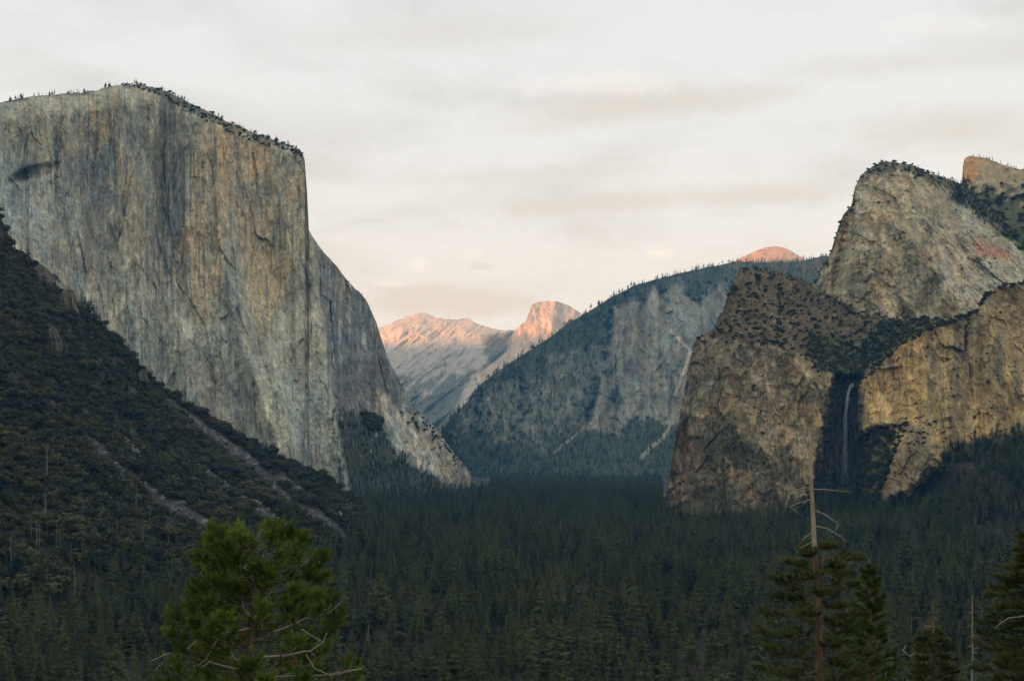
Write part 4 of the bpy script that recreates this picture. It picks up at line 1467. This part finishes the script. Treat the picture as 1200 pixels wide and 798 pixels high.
def biggest(P, n):
    px, py = proj(P[:, 0], P[:, 1], P[:, 2])
    pt = HY - F * (P[:, 2] + P[:, 3]) / P[:, 1]
    ok = (px > 6) & (px < 1194) & (pt < 786)
    size = np.where(ok, P[:, 3] / P[:, 1], 0)
    order = np.argsort(-size)
    return order[:n], order[n:]


def zone_label(kind, x, y, z):
    px, py = proj(x, y, z)
    if kind == 'conifer':
        where = ('left of the big bright pine', 'behind the big bright pine', 'just right of the big bright pine', 'between the middle of the view and the dead topped pine', 'round the dead topped pine',
                 'near the white snag at the lower right')[int(np.searchsorted([170, 440, 620, 880, 1060], px))]
        return 'dark valley conifer ' + where
    return 'low rounded dark oak on the left slope ' + ('above the bare talus streaks' if py < 470 else 'beside the bare talus streaks' if py < 590 else 'among the slim dead trees below the talus')


def stand(P, protos, name, kind, cat, group, wlo, whi):
    """each plant an Empty at its foot with a crown and a trunk"""
    objs = []
    for i, (x, y, z, h) in enumerate(P):
        v = i % len(protos)
        t = empty(name, (x, y, z))
        w = h * random.uniform(wlo, whi)
        t.scale = (w, w, h)
        t.rotation_euler = (random.gauss(0, .025), random.gauss(0, .025), random.uniform(0, 6.28))
        put(t, zone_label(kind, x, y, z), cat, group)
        a = link('crown', protos[v][0], None, t)
        b = link('trunk', protos[v][1], None, t)
        if i < len(protos):
            objs.append((a, b))
    return objs


CP = np.vstack(con_pts)
near, rest = biggest(CP, 300)
con_obj = stand(CP[near], CON, 'conifer_tree', 'conifer', 'conifer', 'conifers of the near valley forest', .85, 1.25)
CR_ = CP[rest]
o = instancer('conifer_forest', CR_, con_obj, RG.uniform(.85, 1.35, len(CR_)), yaw(len(CR_)))
put(o, 'dark conifer forest filling the valley and climbing the ledges of the cliffs', 'forest', kind='stuff')
OP = np.vstack(oak_pts)
near, rest = biggest(OP, 300)
oak_obj = stand(OP[near], OAK, 'oak_tree', 'oak', 'oak', 'oaks on the steep left slope', .95, 1.7)
OR_ = OP[rest]
o = instancer('brush', OR_, oak_obj, RG.uniform(.95, 1.7, len(OR_)), yaw(len(OR_), .08))
put(o, 'low rounded brush covering the left slope and dotting the cliff ledges', 'brush', kind='stuff')
RP = np.vstack(rub_pts)


def boulders(P, n):
    order = np.argsort(-P[:, 3] / P[:, 1])
    objs = []
    for i, k in enumerate(order[:n]):
        x, y, z, r = P[k]
        b = link('boulder', BOULDER[i % 4][0])
        b.location = (x, y, z + r * .15)
        b.scale = (r, r, r * .8)
        b.rotation_euler = (random.uniform(-.4, .4), random.uniform(-.4, .4), random.uniform(0, 6.28))
        put(b, 'angular grey block lying in the bare talus streaks of the left slope', 'boulder', 'fallen blocks on the talus')
        if i < 4:
            objs.append((b,))
    return objs, P[order[n:]]


b_obj, RR = boulders(RP, 60)
o = instancer('talus_rubble', RR, b_obj, RG.uniform(.8, 1.3, len(RR)), np.column_stack([RG.normal(0, .4, len(RR)), RG.normal(0, .4, len(RR)), RG.uniform(0, 6.28, len(RR))]))
put(o, 'grey broken rubble lying in the bare streaks of the left slope', 'rubble', kind='stuff')
print('plants', len(CP), len(OP), len(RP))


def outcrop(px, py, w, h, tan, label, seed):
    x, y = hit(px, py)
    z = float(ground(x, y))
    k = y / F
    R = np.random.RandomState(seed)
    nu, nv = 34, 30
    U, V = np.meshgrid(np.linspace(0, 2 * math.pi, nu, endpoint=False), np.linspace(-.25, 1, nv))
    prof = np.sqrt(np.clip(1 - np.clip(V, 0, 1) ** 3.2, 0.02, 1))
    sx, sy = w * k * .5, w * k * .5
    blk, _ = vor(U * 2.6 + seed, V * 2.2 + .4 * U, seed)
    r = prof * (.8 + .35 * fbm(np.cos(U) * 1.6 + seed, np.sin(U) * 1.6, V * 1.2, 4) + .28 * (blk - .5))
    X_, Y_ = np.cos(U) * r * sx, np.sin(U) * r * sy
    Z_ = V * h * k * (1 + .18 * fbm(np.cos(U) * 2, np.sin(U) * 2, seed, 3)) - .35 * X_ 
    P = np.stack([X_, Y_, Z_], -1).reshape(-1, 3)
    n = fbm(X_ / 5, Y_ / 5 + Z_ / 12, seed, 4)
    c = lerp(np.zeros(U.shape + (3,)) + np.array([.16, .14, .105]), tan, sstep(fbm(U * 2.2, V * .7, seed + .4, 3), 0, .5))
    c = c * (1 + .4 * np.clip(n, -1, 1))[..., None]
    f = grid_faces(nv, nu)
    i = np.arange(nv * nu).reshape(nv, nu)
    wrap = np.stack([i[:-1, -1], i[:-1, 0], i[1:, 0], i[1:, -1]], -1)
    P = np.vstack([P, P[-nu:].mean(0)[None]])
    cap = np.stack([i[-1], np.roll(i[-1], -1), np.full(nu, nu * nv)], -1)
    o = link('rock_outcrop', mesh_np('rock_outcrop', P, [np.vstack([f, wrap]), cap], False, np.vstack([c.reshape(-1, 3) * .8, [tan]])), M_SOIL)
    o.location = (x, y + sy * .5, z)
    put(o, label, 'rock outcrop')


outcrop(48, 331, 26, 20, (.19, .155, .10), 'tan streaked rock outcrop highest on the left slope', 3)
outcrop(80, 366, 24, 26, (.21, .17, .105), 'tan rock outcrop just below the dark clump of trees on the slope crest', 5)
outcrop(60, 408, 22, 24, (.17, .145, .105), 'grey brown rock outcrop midway down the upper left slope', 8)
outcrop(167, 456, 16, 22, (.16, .135, .10), 'small brown rock outcrop on the slope crest against the pale cliff', 12)
outcrop(22, 470, 14, 13, (.16, .14, .11), 'small rock outcrop at the far left of the middle slope', 15)


# ------------------------------------------------------------------ dead trees
def snag(px, py, hpx, label, width=1.0, twig=1.0, lean=0.0, Y=None, seed=0, n=26, group='bare dead trees'):
    R = random.Random(seed + px * 7)
    if Y is None:
        x, y = hit(px, py)
        z = float(ground(x, y))
    else:
        x, y = (px - CX) / F * Y, Y
        z = (HY - py) / F * Y
    h = hpx / F * y
    t = empty('dead_tree', (x, y, z - .5))
    t.rotation_euler = (0, lean, R.uniform(-.2, .2))
    put(t, label, 'dead tree', group)
    g = Geo()
    r = h * .012 * width
    pts = [Vector((R.gauss(0, .006) * h, R.gauss(0, .006) * h, h * q)) for q in (0, .2, .4, .6, .8, 1)]
    pts[0] = Vector((0, 0, -1.5))
    g.tube(pts, [r, r * .9, r * .8, r * .62, r * .45, r * .2], 6)
    link('trunk', g.mesh('trunk', True), M_SNAG, t)
    g = Geo()
    for k in range(n):
        q = R.uniform(.25, .97)
        an = R.uniform(0, 6.28)
        L = h * R.uniform(.04, .13) * twig * (1.15 - q * .7)
        p = Vector((0, 0, h * q))
        d = Vector((math.cos(an), math.sin(an), R.uniform(-.5, .25)))
        m = p + d * L * .55
        e = p + d * L + Vector((0, 0, -L * R.uniform(-.1, .35)))
        g.tube([p, m, e], [r * .22, r * .15, r * .07], 4)
    link('dead_branches', g.mesh('dead_branches', True), M_SNAG, t)
    return t


for s_ in ((55, 569, 50, 'tall grey dead tree highest on the left slope near the frame edge', 1.1, 1.0),
           (53, 617, 47, 'grey dead tree on the left slope just below the highest dead one', 1.2, 1.2),
           (43, 657, 48, 'broad twiggy grey dead tree low on the left slope', 1.0, 1.7),
           (154, 519, 26, 'short pale dead tree alone among oaks in the middle of the left slope', 1.2, 1.2),
           (99, 503, 18, 'small white leaning dead stem beside the upper end of the left talus streak', .8, .3, .25),
           (87, 724, 64, 'tall bare brown snag in the lower left forest with twigs at its foot', .9, 1.0),
           (13, 672, 48, 'thin bare pole of a dead tree at the far left of the forest', .8, .4),
           (97, 622, 36, 'slim grey dead tree in the cluster below the left talus', .8, 1.0),
           (118, 628, 34, 'twiggy grey dead tree in the middle of the cluster below the talus', .9, 1.3),
           (137, 634, 32, 'grey dead tree right of the twiggy one below the talus', .9, 1.0),
           (168, 648, 34, 'grey dead tree rightmost of the cluster below the talus', .9, 1.1),
           (455, 715, 30, 'pale leaning dead trunk in the valley forest right of the big pine', .8, .2, .12),
           (472, 700, 26, 'upright pale dead trunk just behind the leaning one', .8, .2),
           (587, 738, 30, 'pale dead trunk in the middle of the valley forest, the one further up', .8, .25),
           (570, 765, 30, 'pale dead trunk in the middle of the valley forest, the one lower down', .9, .2),
           (724, 786, 44, 'dead tree with bare twigs low in the forest right of the centre', .7, 1.2),
           (606, 722, 34, 'thin dead trunk rising right of the two pale ones mid-forest', .6, .3)):
    snag(*s_)
RS = random.Random(77)
for _ in range(26):
    a_, b_ = RS.uniform(410, 1190), RS.uniform(618, 775)
    snag(a_, b_, RS.uniform(.16, .24) * (b_ - 520) * .9, 'thin pale dead trunk standing among the conifers of the valley floor', RS.uniform(.5, .8), RS.uniform(.2, 1.0), RS.gauss(0, .04), None, int(a_), 12, 'thin dead trunks in the valley forest')
for _ in range(16):
    a_, b_ = RS.uniform(10, 200), RS.uniform(600, 700)
    snag(a_, b_, RS.uniform(26, 40), 'slim grey dead tree in the mixed forest at the foot of the left slope', RS.uniform(.6, .9), RS.uniform(.6, 1.5), RS.gauss(0, .04), None, int(a_), 16, 'slim dead trees at the foot of the left slope')


# ------------------------------------------------------------------ waterfall
def surface_y(c, px, py):
    d = np.abs(c['PX'] - px) + np.abs(c['PY'] - py)
    k = np.unravel_index(np.argmin(d), d.shape)
    return c['P'][k][1]


def waterfall():
    m, nt, bs = nodes('falling_water')
    bs.inputs['Base Color'].default_value = (.62, .66, .70, 1)
    bs.inputs['Roughness'].default_value = .6
    N, L = nt.nodes.new, nt.links.new
    tc = N('ShaderNodeTexCoord')
    mp = N('ShaderNodeMapping')
    mp.inputs['Scale'].default_value = (.5, .5, .045)
    L(tc.outputs['Object'], mp.inputs[0])
    nz = N('ShaderNodeTexNoise')
    nz.inputs['Scale'].default_value = 1.0
    nz.inputs['Detail'].default_value = 4
    L(mp.outputs[0], nz.inputs['Vector'])
    mr = N('ShaderNodeMapRange')
    mr.inputs[1].default_value = .35
    mr.inputs[2].default_value = .7
    mr.inputs[3].default_value = .05
    mr.inputs[4].default_value = .5
    L(nz.outputs['Fac'], mr.inputs[0])
    L(mr.outputs[0], bs.inputs['Alpha'])
    path = [(1000, 449), (997, 451), (994.5, 458), (992.5, 470), (991.2, 485), (990.5, 505), (990.2, 525), (991, 545), (990.5, 566)]
    ys = [surface_y(LC, a, b) for a, b in path]
    y0 = min(ys[2:]) - 5
    w = empty('waterfall', at(np.array(996.0), np.array(451.0), y0).tolist())
    put(w, 'thin white waterfall dropping down the dark alcove between two cliffs', 'waterfall')
    for s in range(7):
        g = Geo()
        pts, rad = [], []
        for k, (a, b) in enumerate(path):
            spread = .25 + .25 * k
            q = at(np.array(a + (s - 3) * spread * .42), np.array(b + .5 * s), y0 - (3 - s) * .8) - np.array(w.location)
            pts.append(Vector(q))
            rad.append((1.1, 1.1, 1.05, .9, .8, .75, .75, .75, .6)[k] * (1 if s == 3 else .62))
        g.tube(pts, rad, 6)
        link('water_strand', g.mesh('water_strand', True), m, w)


waterfall()

# ------------------------------------------------------------------ near pines
M_NEEDLE = leaf_mat('bright_pine_needles', (0.062, 0.110, 0.014), (0.240, 0.330, 0.048), 1.3, .55)
M_NEEDLE_D = leaf_mat('dull_pine_needles', (0.036, 0.056, 0.014), (0.140, 0.150, 0.042), 1.3, .55)
M_NEEDLE_Y = leaf_mat('young_pine_needles', (0.034, 0.062, 0.014), (0.120, 0.165, 0.036), 1.3, .55)
M_DRY = leaf_mat('dry_needles', (0.20, 0.075, 0.02), (0.30, 0.12, 0.03), 2.0)
M_PBARK = bark_mat('ponderosa_bark', (0.085, 0.048, 0.032), (0.22, 0.125, 0.075), 5.0, .03)
M_GBARK = bark_mat('grey_pine_bark', (0.05, 0.038, 0.03), (0.15, 0.115, 0.09), 5.0, .03)
M_PALE = bark_mat('bleached_branch', (0.24, 0.21, 0.18), (0.42, 0.37, 0.32), 12.0, .01)
M_ORANGE = bark_mat('peeled_trunk', (0.10, 0.058, 0.036), (0.26, 0.16, 0.095), 5.0, .02)
M_TANTOP = bark_mat('sun_bleached_trunk', (0.26, 0.19, 0.13), (0.52, 0.42, 0.31), 5.0, .02)
M_TWIG = bark_mat('twig_bark', (0.07, 0.055, 0.042), (0.16, 0.13, 0.10), 10.0, .01)


def tuft(g, p, axis, L, n, w, R):
    a = axis.normalized()
    o1 = a.orthogonal().normalized()
    o2 = a.cross(o1)
    for k in range(n):
        an, sp = R.uniform(0, 6.28), R.uniform(.1, 1.0)
        d = (a + (o1 * math.cos(an) + o2 * math.sin(an)) * sp * .85).normalized()
        b = p - a * L * R.uniform(0, .9)
        e = b + d * L * R.uniform(.75, 1.1) + Vector((0, 0, -.12 * L * sp))
        s = d.cross(Vector((R.gauss(0, 1), R.gauss(0, 1), R.gauss(0, 1)))).normalized() * w * .5
        g.tri(b - s, b + s, e)


def bend(a, b, sag, n=6, R=random, wig=.02):
    a, b = Vector(a), Vector(b)
    L = (b - a).length
    out = []
    for i in range(n + 1):
        t = i / n
        p = a.lerp(b, t) + Vector((0, 0, sag * L * 4 * t * (1 - t)))
        if 0 < i < n:
            p += Vector((R.gauss(0, wig), R.gauss(0, wig), R.gauss(0, wig))) * L
        out.append(p)
    return out


class Pine:
    def __init__(s, name, label, Y, trunk, bark, cat='pine', seed=1):
        s.Y, s.R = Y, random.Random(seed)
        pts = [Vector(at(np.array(float(a)), np.array(float(b)), Y).tolist()) for a, b, r in trunk]
        foot = pts[0].copy()
        foot.z = float(ground(foot.x, foot.y))
        s.root = empty(name, foot)
        put(s.root, label, cat)
        s.foot = foot
        s.tr = [foot + Vector((0, 0, -.4))] + pts
        rad = [r / F * Y for a, b, r in trunk]
        s.rad = [rad[0] * 1.35] + rad
        g = Geo()
        # more rings for a slightly uneven stem
        P, Rr = [], []
        for i in range(len(s.tr) - 1):
            m = max(1, int((s.tr[i + 1] - s.tr[i]).length / .8))
            for k in range(m):
                t = k / m
                P.append(s.tr[i].lerp(s.tr[i + 1], t) - foot + Vector((s.R.gauss(0, .012), s.R.gauss(0, .012), 0)))
                Rr.append((s.rad[i] * (1 - t) + s.rad[i + 1] * t) * s.R.uniform(.94, 1.06))
        P.append(s.tr[-1] - foot)
        Rr.append(s.rad[-1])
        g.tube(P, Rr, 9)
        link('trunk', g.mesh('trunk', True), bark, s.root)

    def stem(s, z):
        for a, b in zip(s.tr, s.tr[1:]):
            if a.z <= z <= b.z:
                return a.lerp(b, (z - a.z) / (b.z - a.z + 1e-9))
        return s.tr[-1].copy() if z > s.tr[-1].z else s.tr[0].copy()

    def dead(s, pxs, r0, r1, mat, dY=(0, 0), twigs=4, off=0.0):
        """a bare limb along photograph points at the tree's own distance"""
        n = len(pxs)
        pts = []
        for i, (a, b) in enumerate(pxs):
            y = s.Y + off + dY[0] + (dY[1] - dY[0]) * i / max(1, n - 1)
            pts.append(Vector(at(np.array(float(a)), np.array(float(b)), y).tolist()) - s.foot)
        fine = []
        for a, b in zip(pts, pts[1:]):
            for k in range(3):
                q = a.lerp(b, k / 3)
                fine.append(q + Vector([s.R.gauss(0, .02) * (b - a).length for _ in range(3)]))
        fine.append(pts[-1])
        k = len(fine)
        rr = [.8 * (r0 + (r1 - r0) * i / (k - 1)) / F * s.Y for i in range(k)]
        g = Geo()
        g.tube(fine, rr, 6)
        L = sum((b - a).length for a, b in zip(fine, fine[1:]))
        for _ in range(twigs):
            i = s.R.randint(k // 3, k - 1)
            d = Vector((s.R.gauss(0, 1), s.R.gauss(0, 1), s.R.gauss(-.1, .7))).normalized() * L * s.R.uniform(.1, .25)
            g.tube(bend(fine[i], fine[i] + d, s.R.uniform(-.15, .15), 4, s.R), [rr[i] * .55, rr[i] * .5, rr[i] * .4, rr[i] * .3, rr[i] * .15], 4)
        return link('dead_branch', g.mesh('dead_branch', True), mat, s.root)

    def boughs(s, prof, n, rise, needle, bark, zr, tuft_n=46, tl=.24, twigs=9, curl=.5, w=.013, hole=None, flat=.5, bare=.35, dens=3, ball=0, ball_r=.5):
        """live limbs round the stem; prof gives the crown's left and right edge per photograph row"""
        pr = np.array(prof, float)
        z0, z1 = zr
        ga = s.R.uniform(0, 6.28)
        for i in range(n):
            ga += 2.39996 + s.R.gauss(0, .25)
            t = (i + s.R.random()) / n
            ze = z1 + (z0 - z1) * t                                   # height of the limb's tip, top downwards
            pye = HY - F * ze / s.Y
            lx, rx = np.interp(pye, pr[:, 0], pr[:, 1]), np.interp(pye, pr[:, 0], pr[:, 2])
            c = s.stem(ze)
            side = math.cos(ga)
            cxp = CX + F * c.x / s.Y
            half = (rx - cxp if side > 0 else cxp - lx) / F * s.Y
            mean = (rx - lx) * .5 / F * s.Y
            L = max(.25, (abs(side) * half + (1 - abs(side)) * mean) * s.R.uniform(.72, 1.02))
            up = rise * L
            a = s.stem(ze - up)
            if hole and hole(pye, ga, L):
                continue
            e = Vector((c.x + math.cos(ga) * L, c.y + math.sin(ga) * L, ze))
            pts = [q - s.foot for q in bend(a, e, -curl * abs(rise) * .35 - .02, 7, s.R, .018)]
            r0 = min(.05, .014 + .014 * L)
            g = Geo()
            g.tube(pts, [r0 * (1 - .8 * k / 7) for k in range(8)], 5)
            nd = Geo()
            d0 = (pts[-1] - pts[0]).normalized()
            for k in range(twigs):
                u = bare + (1 - bare) * (k + s.R.random()) / twigs
                f = u * 7
                j = min(6, int(f))
                p = pts[j].lerp(pts[j + 1], f - j)
                sd = d0.cross(Vector((0, 0, 1))).normalized() * (1 if k % 2 else -1)
                dv = (d0 * s.R.uniform(.4, 1.0) + sd * s.R.uniform(.3, 1.0) + Vector((0, 0, s.R.uniform(-.25, .55) * flat * 2))).normalized()
                tlg = min(L * .42, .95) * s.R.uniform(.5, 1.0) * (1.15 - .55 * u)
                q = p + dv * tlg + Vector((0, 0, tlg * .18))
                g.tube([p, p.lerp(q, .5) + Vector((0, 0, -.03 * tlg)), q], [r0 * .32, r0 * .24, r0 * .12], 4)
                for m in range(dens):
                    v = 1 - m / dens * .75
                    tuft(nd, p.lerp(q, v), (q - p).normalized() + Vector((s.R.gauss(0, .25), s.R.gauss(0, .25), .35 + s.R.gauss(0, .2))), tl * s.R.uniform(.8, 1.15), tuft_n, w, s.R)
            tuft(nd, pts[-1], d0 + Vector((0, 0, .4)), tl * 1.1, tuft_n, w, s.R)
            for _ in range(ball):
                v = Vector((s.R.gauss(0, 1), s.R.gauss(0, 1), s.R.gauss(.25, .8))).normalized()
                rb = ball_r * s.R.uniform(.35, 1.0)
                q = pts[-1] - d0 * ball_r * .6 + v * rb
                g.tube([pts[-2], pts[-2].lerp(q, .6) + Vector((0, 0, -.04)), q], [r0 * .25, r0 * .2, r0 * .1], 3)
                tuft(nd, q, v * .8 + Vector((0, 0, .75)) + d0 * .3, tl * s.R.uniform(.8, 1.1), tuft_n, w, s.R)
            b = link('branch', g.mesh('branch', True), bark, s.root)
            link('needles', nd.mesh('needles'), needle, b)

    def dry(s, spots):
        for (a, b, dy) in spots:
            g = Geo()
            p = Vector(at(np.array(float(a)), np.array(float(b)), s.Y + dy).tolist()) - s.foot
            for _ in range(3):
                tuft(g, p + Vector((s.R.gauss(0, .06), s.R.gauss(0, .06), s.R.gauss(0, .08))), Vector((s.R.gauss(0, .4), s.R.gauss(0, .4), -1)), .2, 30, .014, s.R)
            o = link('dry_tuft', g.mesh('dry_tuft'), M_DRY, s.root)
            o['label'] = 'rust brown dead needles'


# the big bright pine at the lower left
p1 = Pine('pine_tree', 'big bright green pine with pale dead lower limbs at the lower left', 65.0,
          [(292, 1150, 8), (292, 900, 6.5), (292, 798, 5.6), (294, 745, 4.6), (295, 700, 3.8), (292, 660, 2.6), (290, 622, 1.0)], M_GBARK, seed=3)
PROF1 = [(600, 262, 322), (612, 248, 346), (622, 234, 366), (632, 222, 384), (650, 213, 390), (679, 211, 388), (694, 212, 408), (712, 200, 420), (746, 193, 426), (767, 196, 430), (780, 176, 428), (800, 168, 430), (860, 165, 434)]


def hole1(py, ga, L):
    return math.sin(ga) < -.15 and py > 712 and random.random() < .5


p1.boughs(PROF1, 104, .42, M_NEEDLE, M_TWIG, (-10.2, -2.55), 44, .30, 6, .6, .024, hole1, dens=3, ball=18, ball_r=.52)
for pts_, r0, r1, o_ in (([(292, 736), (267, 741), (236, 744), (228, 752), (220, 760)], 1.4, .5, -1.2), ([(258, 743), (249, 759), (241, 772), (231, 781)], .9, .4, -1.3),
                         ([(292, 776), (275, 772), (267, 759), (263, 748)], 1.6, .5, -1.0), ([(309, 769), (338, 768), (364, 762), (379, 752), (383, 741)], 1.9, .6, -1.8),
                         ([(358, 766), (369, 783), (387, 792), (424, 783)], .9, .4, -1.8), ([(319, 741), (358, 725), (385, 718), (398, 707)], 1.2, .4, -1.4),
                         ([(353, 737), (366, 745), (379, 752)], .8, .5, -1.8), ([(294, 726), (306, 716), (312, 700), (317, 694), (330, 673)], 1.1, .4, -1.2),
                         ([(293, 722), (285, 712), (284, 702), (276, 694)], .9, .3, -1.0), ([(292, 784), (265, 781), (246, 775), (236, 782)], 1.5, .5, -1.2),
                         ([(300, 796), (338, 792), (380, 790), (424, 783)], 1.2, .5, -1.6), ([(200, 765), (190, 768), (176, 775)], 1.0, .5, -.6), ([(197, 768), (190, 777), (182, 784)], .7, .4, -.6),
                         ([(307, 722), (307, 738)], .8, .5, -1.0), ([(316, 797), (317, 783), (325, 776)], .8, .4, -1.7), ([(290, 668), (278, 662), (270, 655)], .8, .3, -1.0),
                         ([(295, 640), (302, 628), (308, 620)], .8, .3, -.8), ([(240, 660), (236, 672), (242, 680)], .7, .3, -1.6), ([(352, 664), (362, 655), (368, 648)], .8, .3, -1.2)):
    p1.dead(pts_, r0, r1, M_PALE, (0.0, -.2), 3, o_)
p1.dry([(284, 742, -.9), (286, 748, -.9), (237, 760, -1.5), (323, 790, -1.6), (330, 778, -1.6), (326, 796, -1.5), (345, 775, -1.7)])

# the pine with the long dead top on the right
p2 = Pine('pine_tree', 'tall pine with a long bare dead top and drooping live lower boughs', 72.0,
          [(962, 1130, 8.0), (961, 900, 6.4), (960, 798, 5.0), (960, 737, 4.3), (957, 684, 3.7), (954, 634, 2.8), (951, 573, 2.0), (949, 520, 1.5), (948, 506, 1.0)], M_ORANGE, seed=8)
p2top = Geo()
p2top.tube([Vector(at(np.array(float(a)), np.array(float(b)), 72.0).tolist()) - p2.foot for a, b in ((954.4, 640), (953, 610), (951, 573), (950, 545), (949, 520), (948, 505))], [r / F * 72 for r in (3.05, 2.75, 2.3, 2.0, 1.75, 1.2)], 9)
link('bare_top', p2top.mesh('bare_top', True), M_TANTOP, p2.root)
PROF2 = [(630, 938, 985), (640, 930, 1005), (655, 912, 1008), (670, 902, 1012), (700, 890, 1008), (715, 884, 1012), (740, 886, 1010), (760, 880, 1022), (798, 876, 1034), (860, 870, 1040)]
p2.boughs(PROF2, 50, .06, M_NEEDLE_D, M_TWIG, (-12.2, -3.75), 38, .28, 10, .4, .022, None, .5, .22, dens=4, ball=5, ball_r=.4)
for pts_, r0, r1 in (([(951, 571), (940, 572), (928, 577), (923, 586), (921, 594)], 1.0, .35), ([(951, 573), (975, 574), (993, 576)], .9, .35), ([(951, 585), (940, 588), (930, 592), (926, 594), (940, 604)], .9, .3),
                     ([(953, 597), (968, 603), (983, 614), (979, 622)], .9, .35), ([(954, 616), (971, 620), (984, 628), (992, 634)], .9, .35), ([(953, 622), (944, 629), (940, 634)], .8, .3),
                     ([(954, 633), (938, 642), (934, 648)], .8, .3), ([(956, 640), (966, 646), (963, 660)], .8, .3), ([(949, 508), (945, 503), (940, 501), (936, 502)], 1.1, .5), ([(949, 512), (952, 505), (953, 499), (952, 495)], 1.1, .5), ([(951, 506), (955, 503), (958, 500)], .9, .4),
                     ([(949, 526), (943, 523), (938, 527)], .7, .25), ([(950, 526), (948, 520), (945, 518)], .8, .3), ([(957, 668), (970, 674), (985, 680)], .8, .3), ([(960, 730), (972, 740), (979, 750)], .9, .3)):
    p2.dead(pts_, r0, r1, M_PALE, (0, random.uniform(-.6, .2)), 5, 0)
g_ = Geo()
for k_ in range(7):
    tuft(g_, Vector(at(np.array(985.0 + 1.6 * k_), np.array(575.0 - 1.2 * (k_ % 3)), 71.8).tolist()) - p2.foot, Vector((.6, 0, .5)), .2, 26, .012, p2.R)
link('needles', g_.mesh('needles'), M_NEEDLE_D, p2.root)

# the slim young pine beside it
p3 = Pine('pine_tree', 'slim young pointed green pine just right of the dead topped pine', 92.0,
          [(1021, 1090, 5), (1020, 900, 4), (1020, 798, 3.0), (1019.5, 740, 2.3), (1019, 690, 1.4), (1018.5, 654, .5)], M_PBARK, seed=14)
PROF3 = [(650, 1016, 1021), (664, 1010, 1027), (690, 1002, 1034), (720, 996, 1042), (735, 998, 1040), (760, 988, 1052), (798, 984, 1060), (860, 980, 1066)]
p3.boughs(PROF3, 74, .45, M_NEEDLE_Y, M_PBARK, (-15.5, -5.9), 34, .30, 9, .5, .024, None, .5, .2)

# the shaggy conifer with a dead leader and, to its right, the pine at the frame's edge
p4 = Pine('pine_tree', 'low shaggy pine with a short bare leader near the lower right corner', 118.0,
          [(1094, 1040, 4), (1094, 900, 3.4), (1094, 798, 2.6), (1093.5, 745, 1.9), (1093, 703, .8)], M_PBARK, seed=21)
PROF4 = [(735, 1088, 1100), (745, 1076, 1110), (760, 1066, 1120), (798, 1056, 1132), (860, 1050, 1140)]
p4.boughs(PROF4, 64, .0, M_NEEDLE_D, M_TWIG, (-20.0, -12.4), 34, .34, 10, .4, .028, None, .5, .2)
p4.dead([(1094, 733), (1086, 734), (1083, 732)], .7, .3, M_PALE, (0, 0), 2)
p4.dead([(1062, 756), (1058, 762), (1066, 768), (1072, 765)], .8, .4, M_PALE, (-2, -2), 5)
p4.dead([(1094, 722), (1099, 726)], .6, .3, M_PALE, (0, 0), 2)

p5 = Pine('pine_tree', 'large drooping dark pine cut by the right edge of the view', 84.0,
          [(1216, 1110, 8), (1215, 900, 7), (1214, 798, 6), (1213, 720, 4.8), (1212, 650, 3.0), (1211, 606, .8)], M_PBARK, seed=33)
PROF5 = [(606, 1206, 1216), (630, 1190, 1236), (658, 1176, 1250), (690, 1160, 1265), (727, 1148, 1280), (768, 1142, 1286), (800, 1138, 1290), (860, 1134, 1296)]
p5.boughs(PROF5, 96, -.12, M_NEEDLE_D, M_TWIG, (-14.0, -3.6), 36, .30, 12, .4, .024, None, .5, .2, dens=4)
p5.dead([(1200, 722), (1182, 724), (1172, 730), (1166, 736)], .8, .3, M_PALE, (-2, -2.5), 3)

snag(1139, 860, 171, 'slender bare white snag with short side twigs in the lower right corner', .75, .8, 0.0, 118.0, 3, 44)


# ------------------------------------------------------------------ valley air
def haze():
    m = bpy.data.materials.new('valley_air')
    m.use_nodes = True
    nt = m.node_tree
    nt.nodes.clear()
    out = nt.nodes.new('ShaderNodeOutputMaterial')
    v = nt.nodes.new('ShaderNodeVolumePrincipled')
    v.inputs['Color'].default_value = (.15, .54, 1.0, 1)
    v.inputs['Density'].default_value = 2.75e-5
    v.inputs['Anisotropy'].default_value = 0.0
    v.inputs['Absorption Color'].default_value = (1, 1, 1, 1)
    nt.links.new(v.outputs[0], out.inputs['Volume'])
    a, b, z0, z1 = 19500.0, 19500.0, -185.0, 2300.0
    V = [(x, y, z) for z in (z0, z1) for x, y in ((-a, -b), (a, -b), (a, b), (-a, b))]
    Fc = np.array([(0, 3, 2, 1), (4, 5, 6, 7), (0, 1, 5, 4), (1, 2, 6, 5), (2, 3, 7, 6), (3, 0, 4, 7)])
    o = link('haze', mesh_np('haze', np.array(V), Fc, False), m)
    put(o, 'thin blue evening haze filling the valley', 'haze', kind='stuff')


haze()
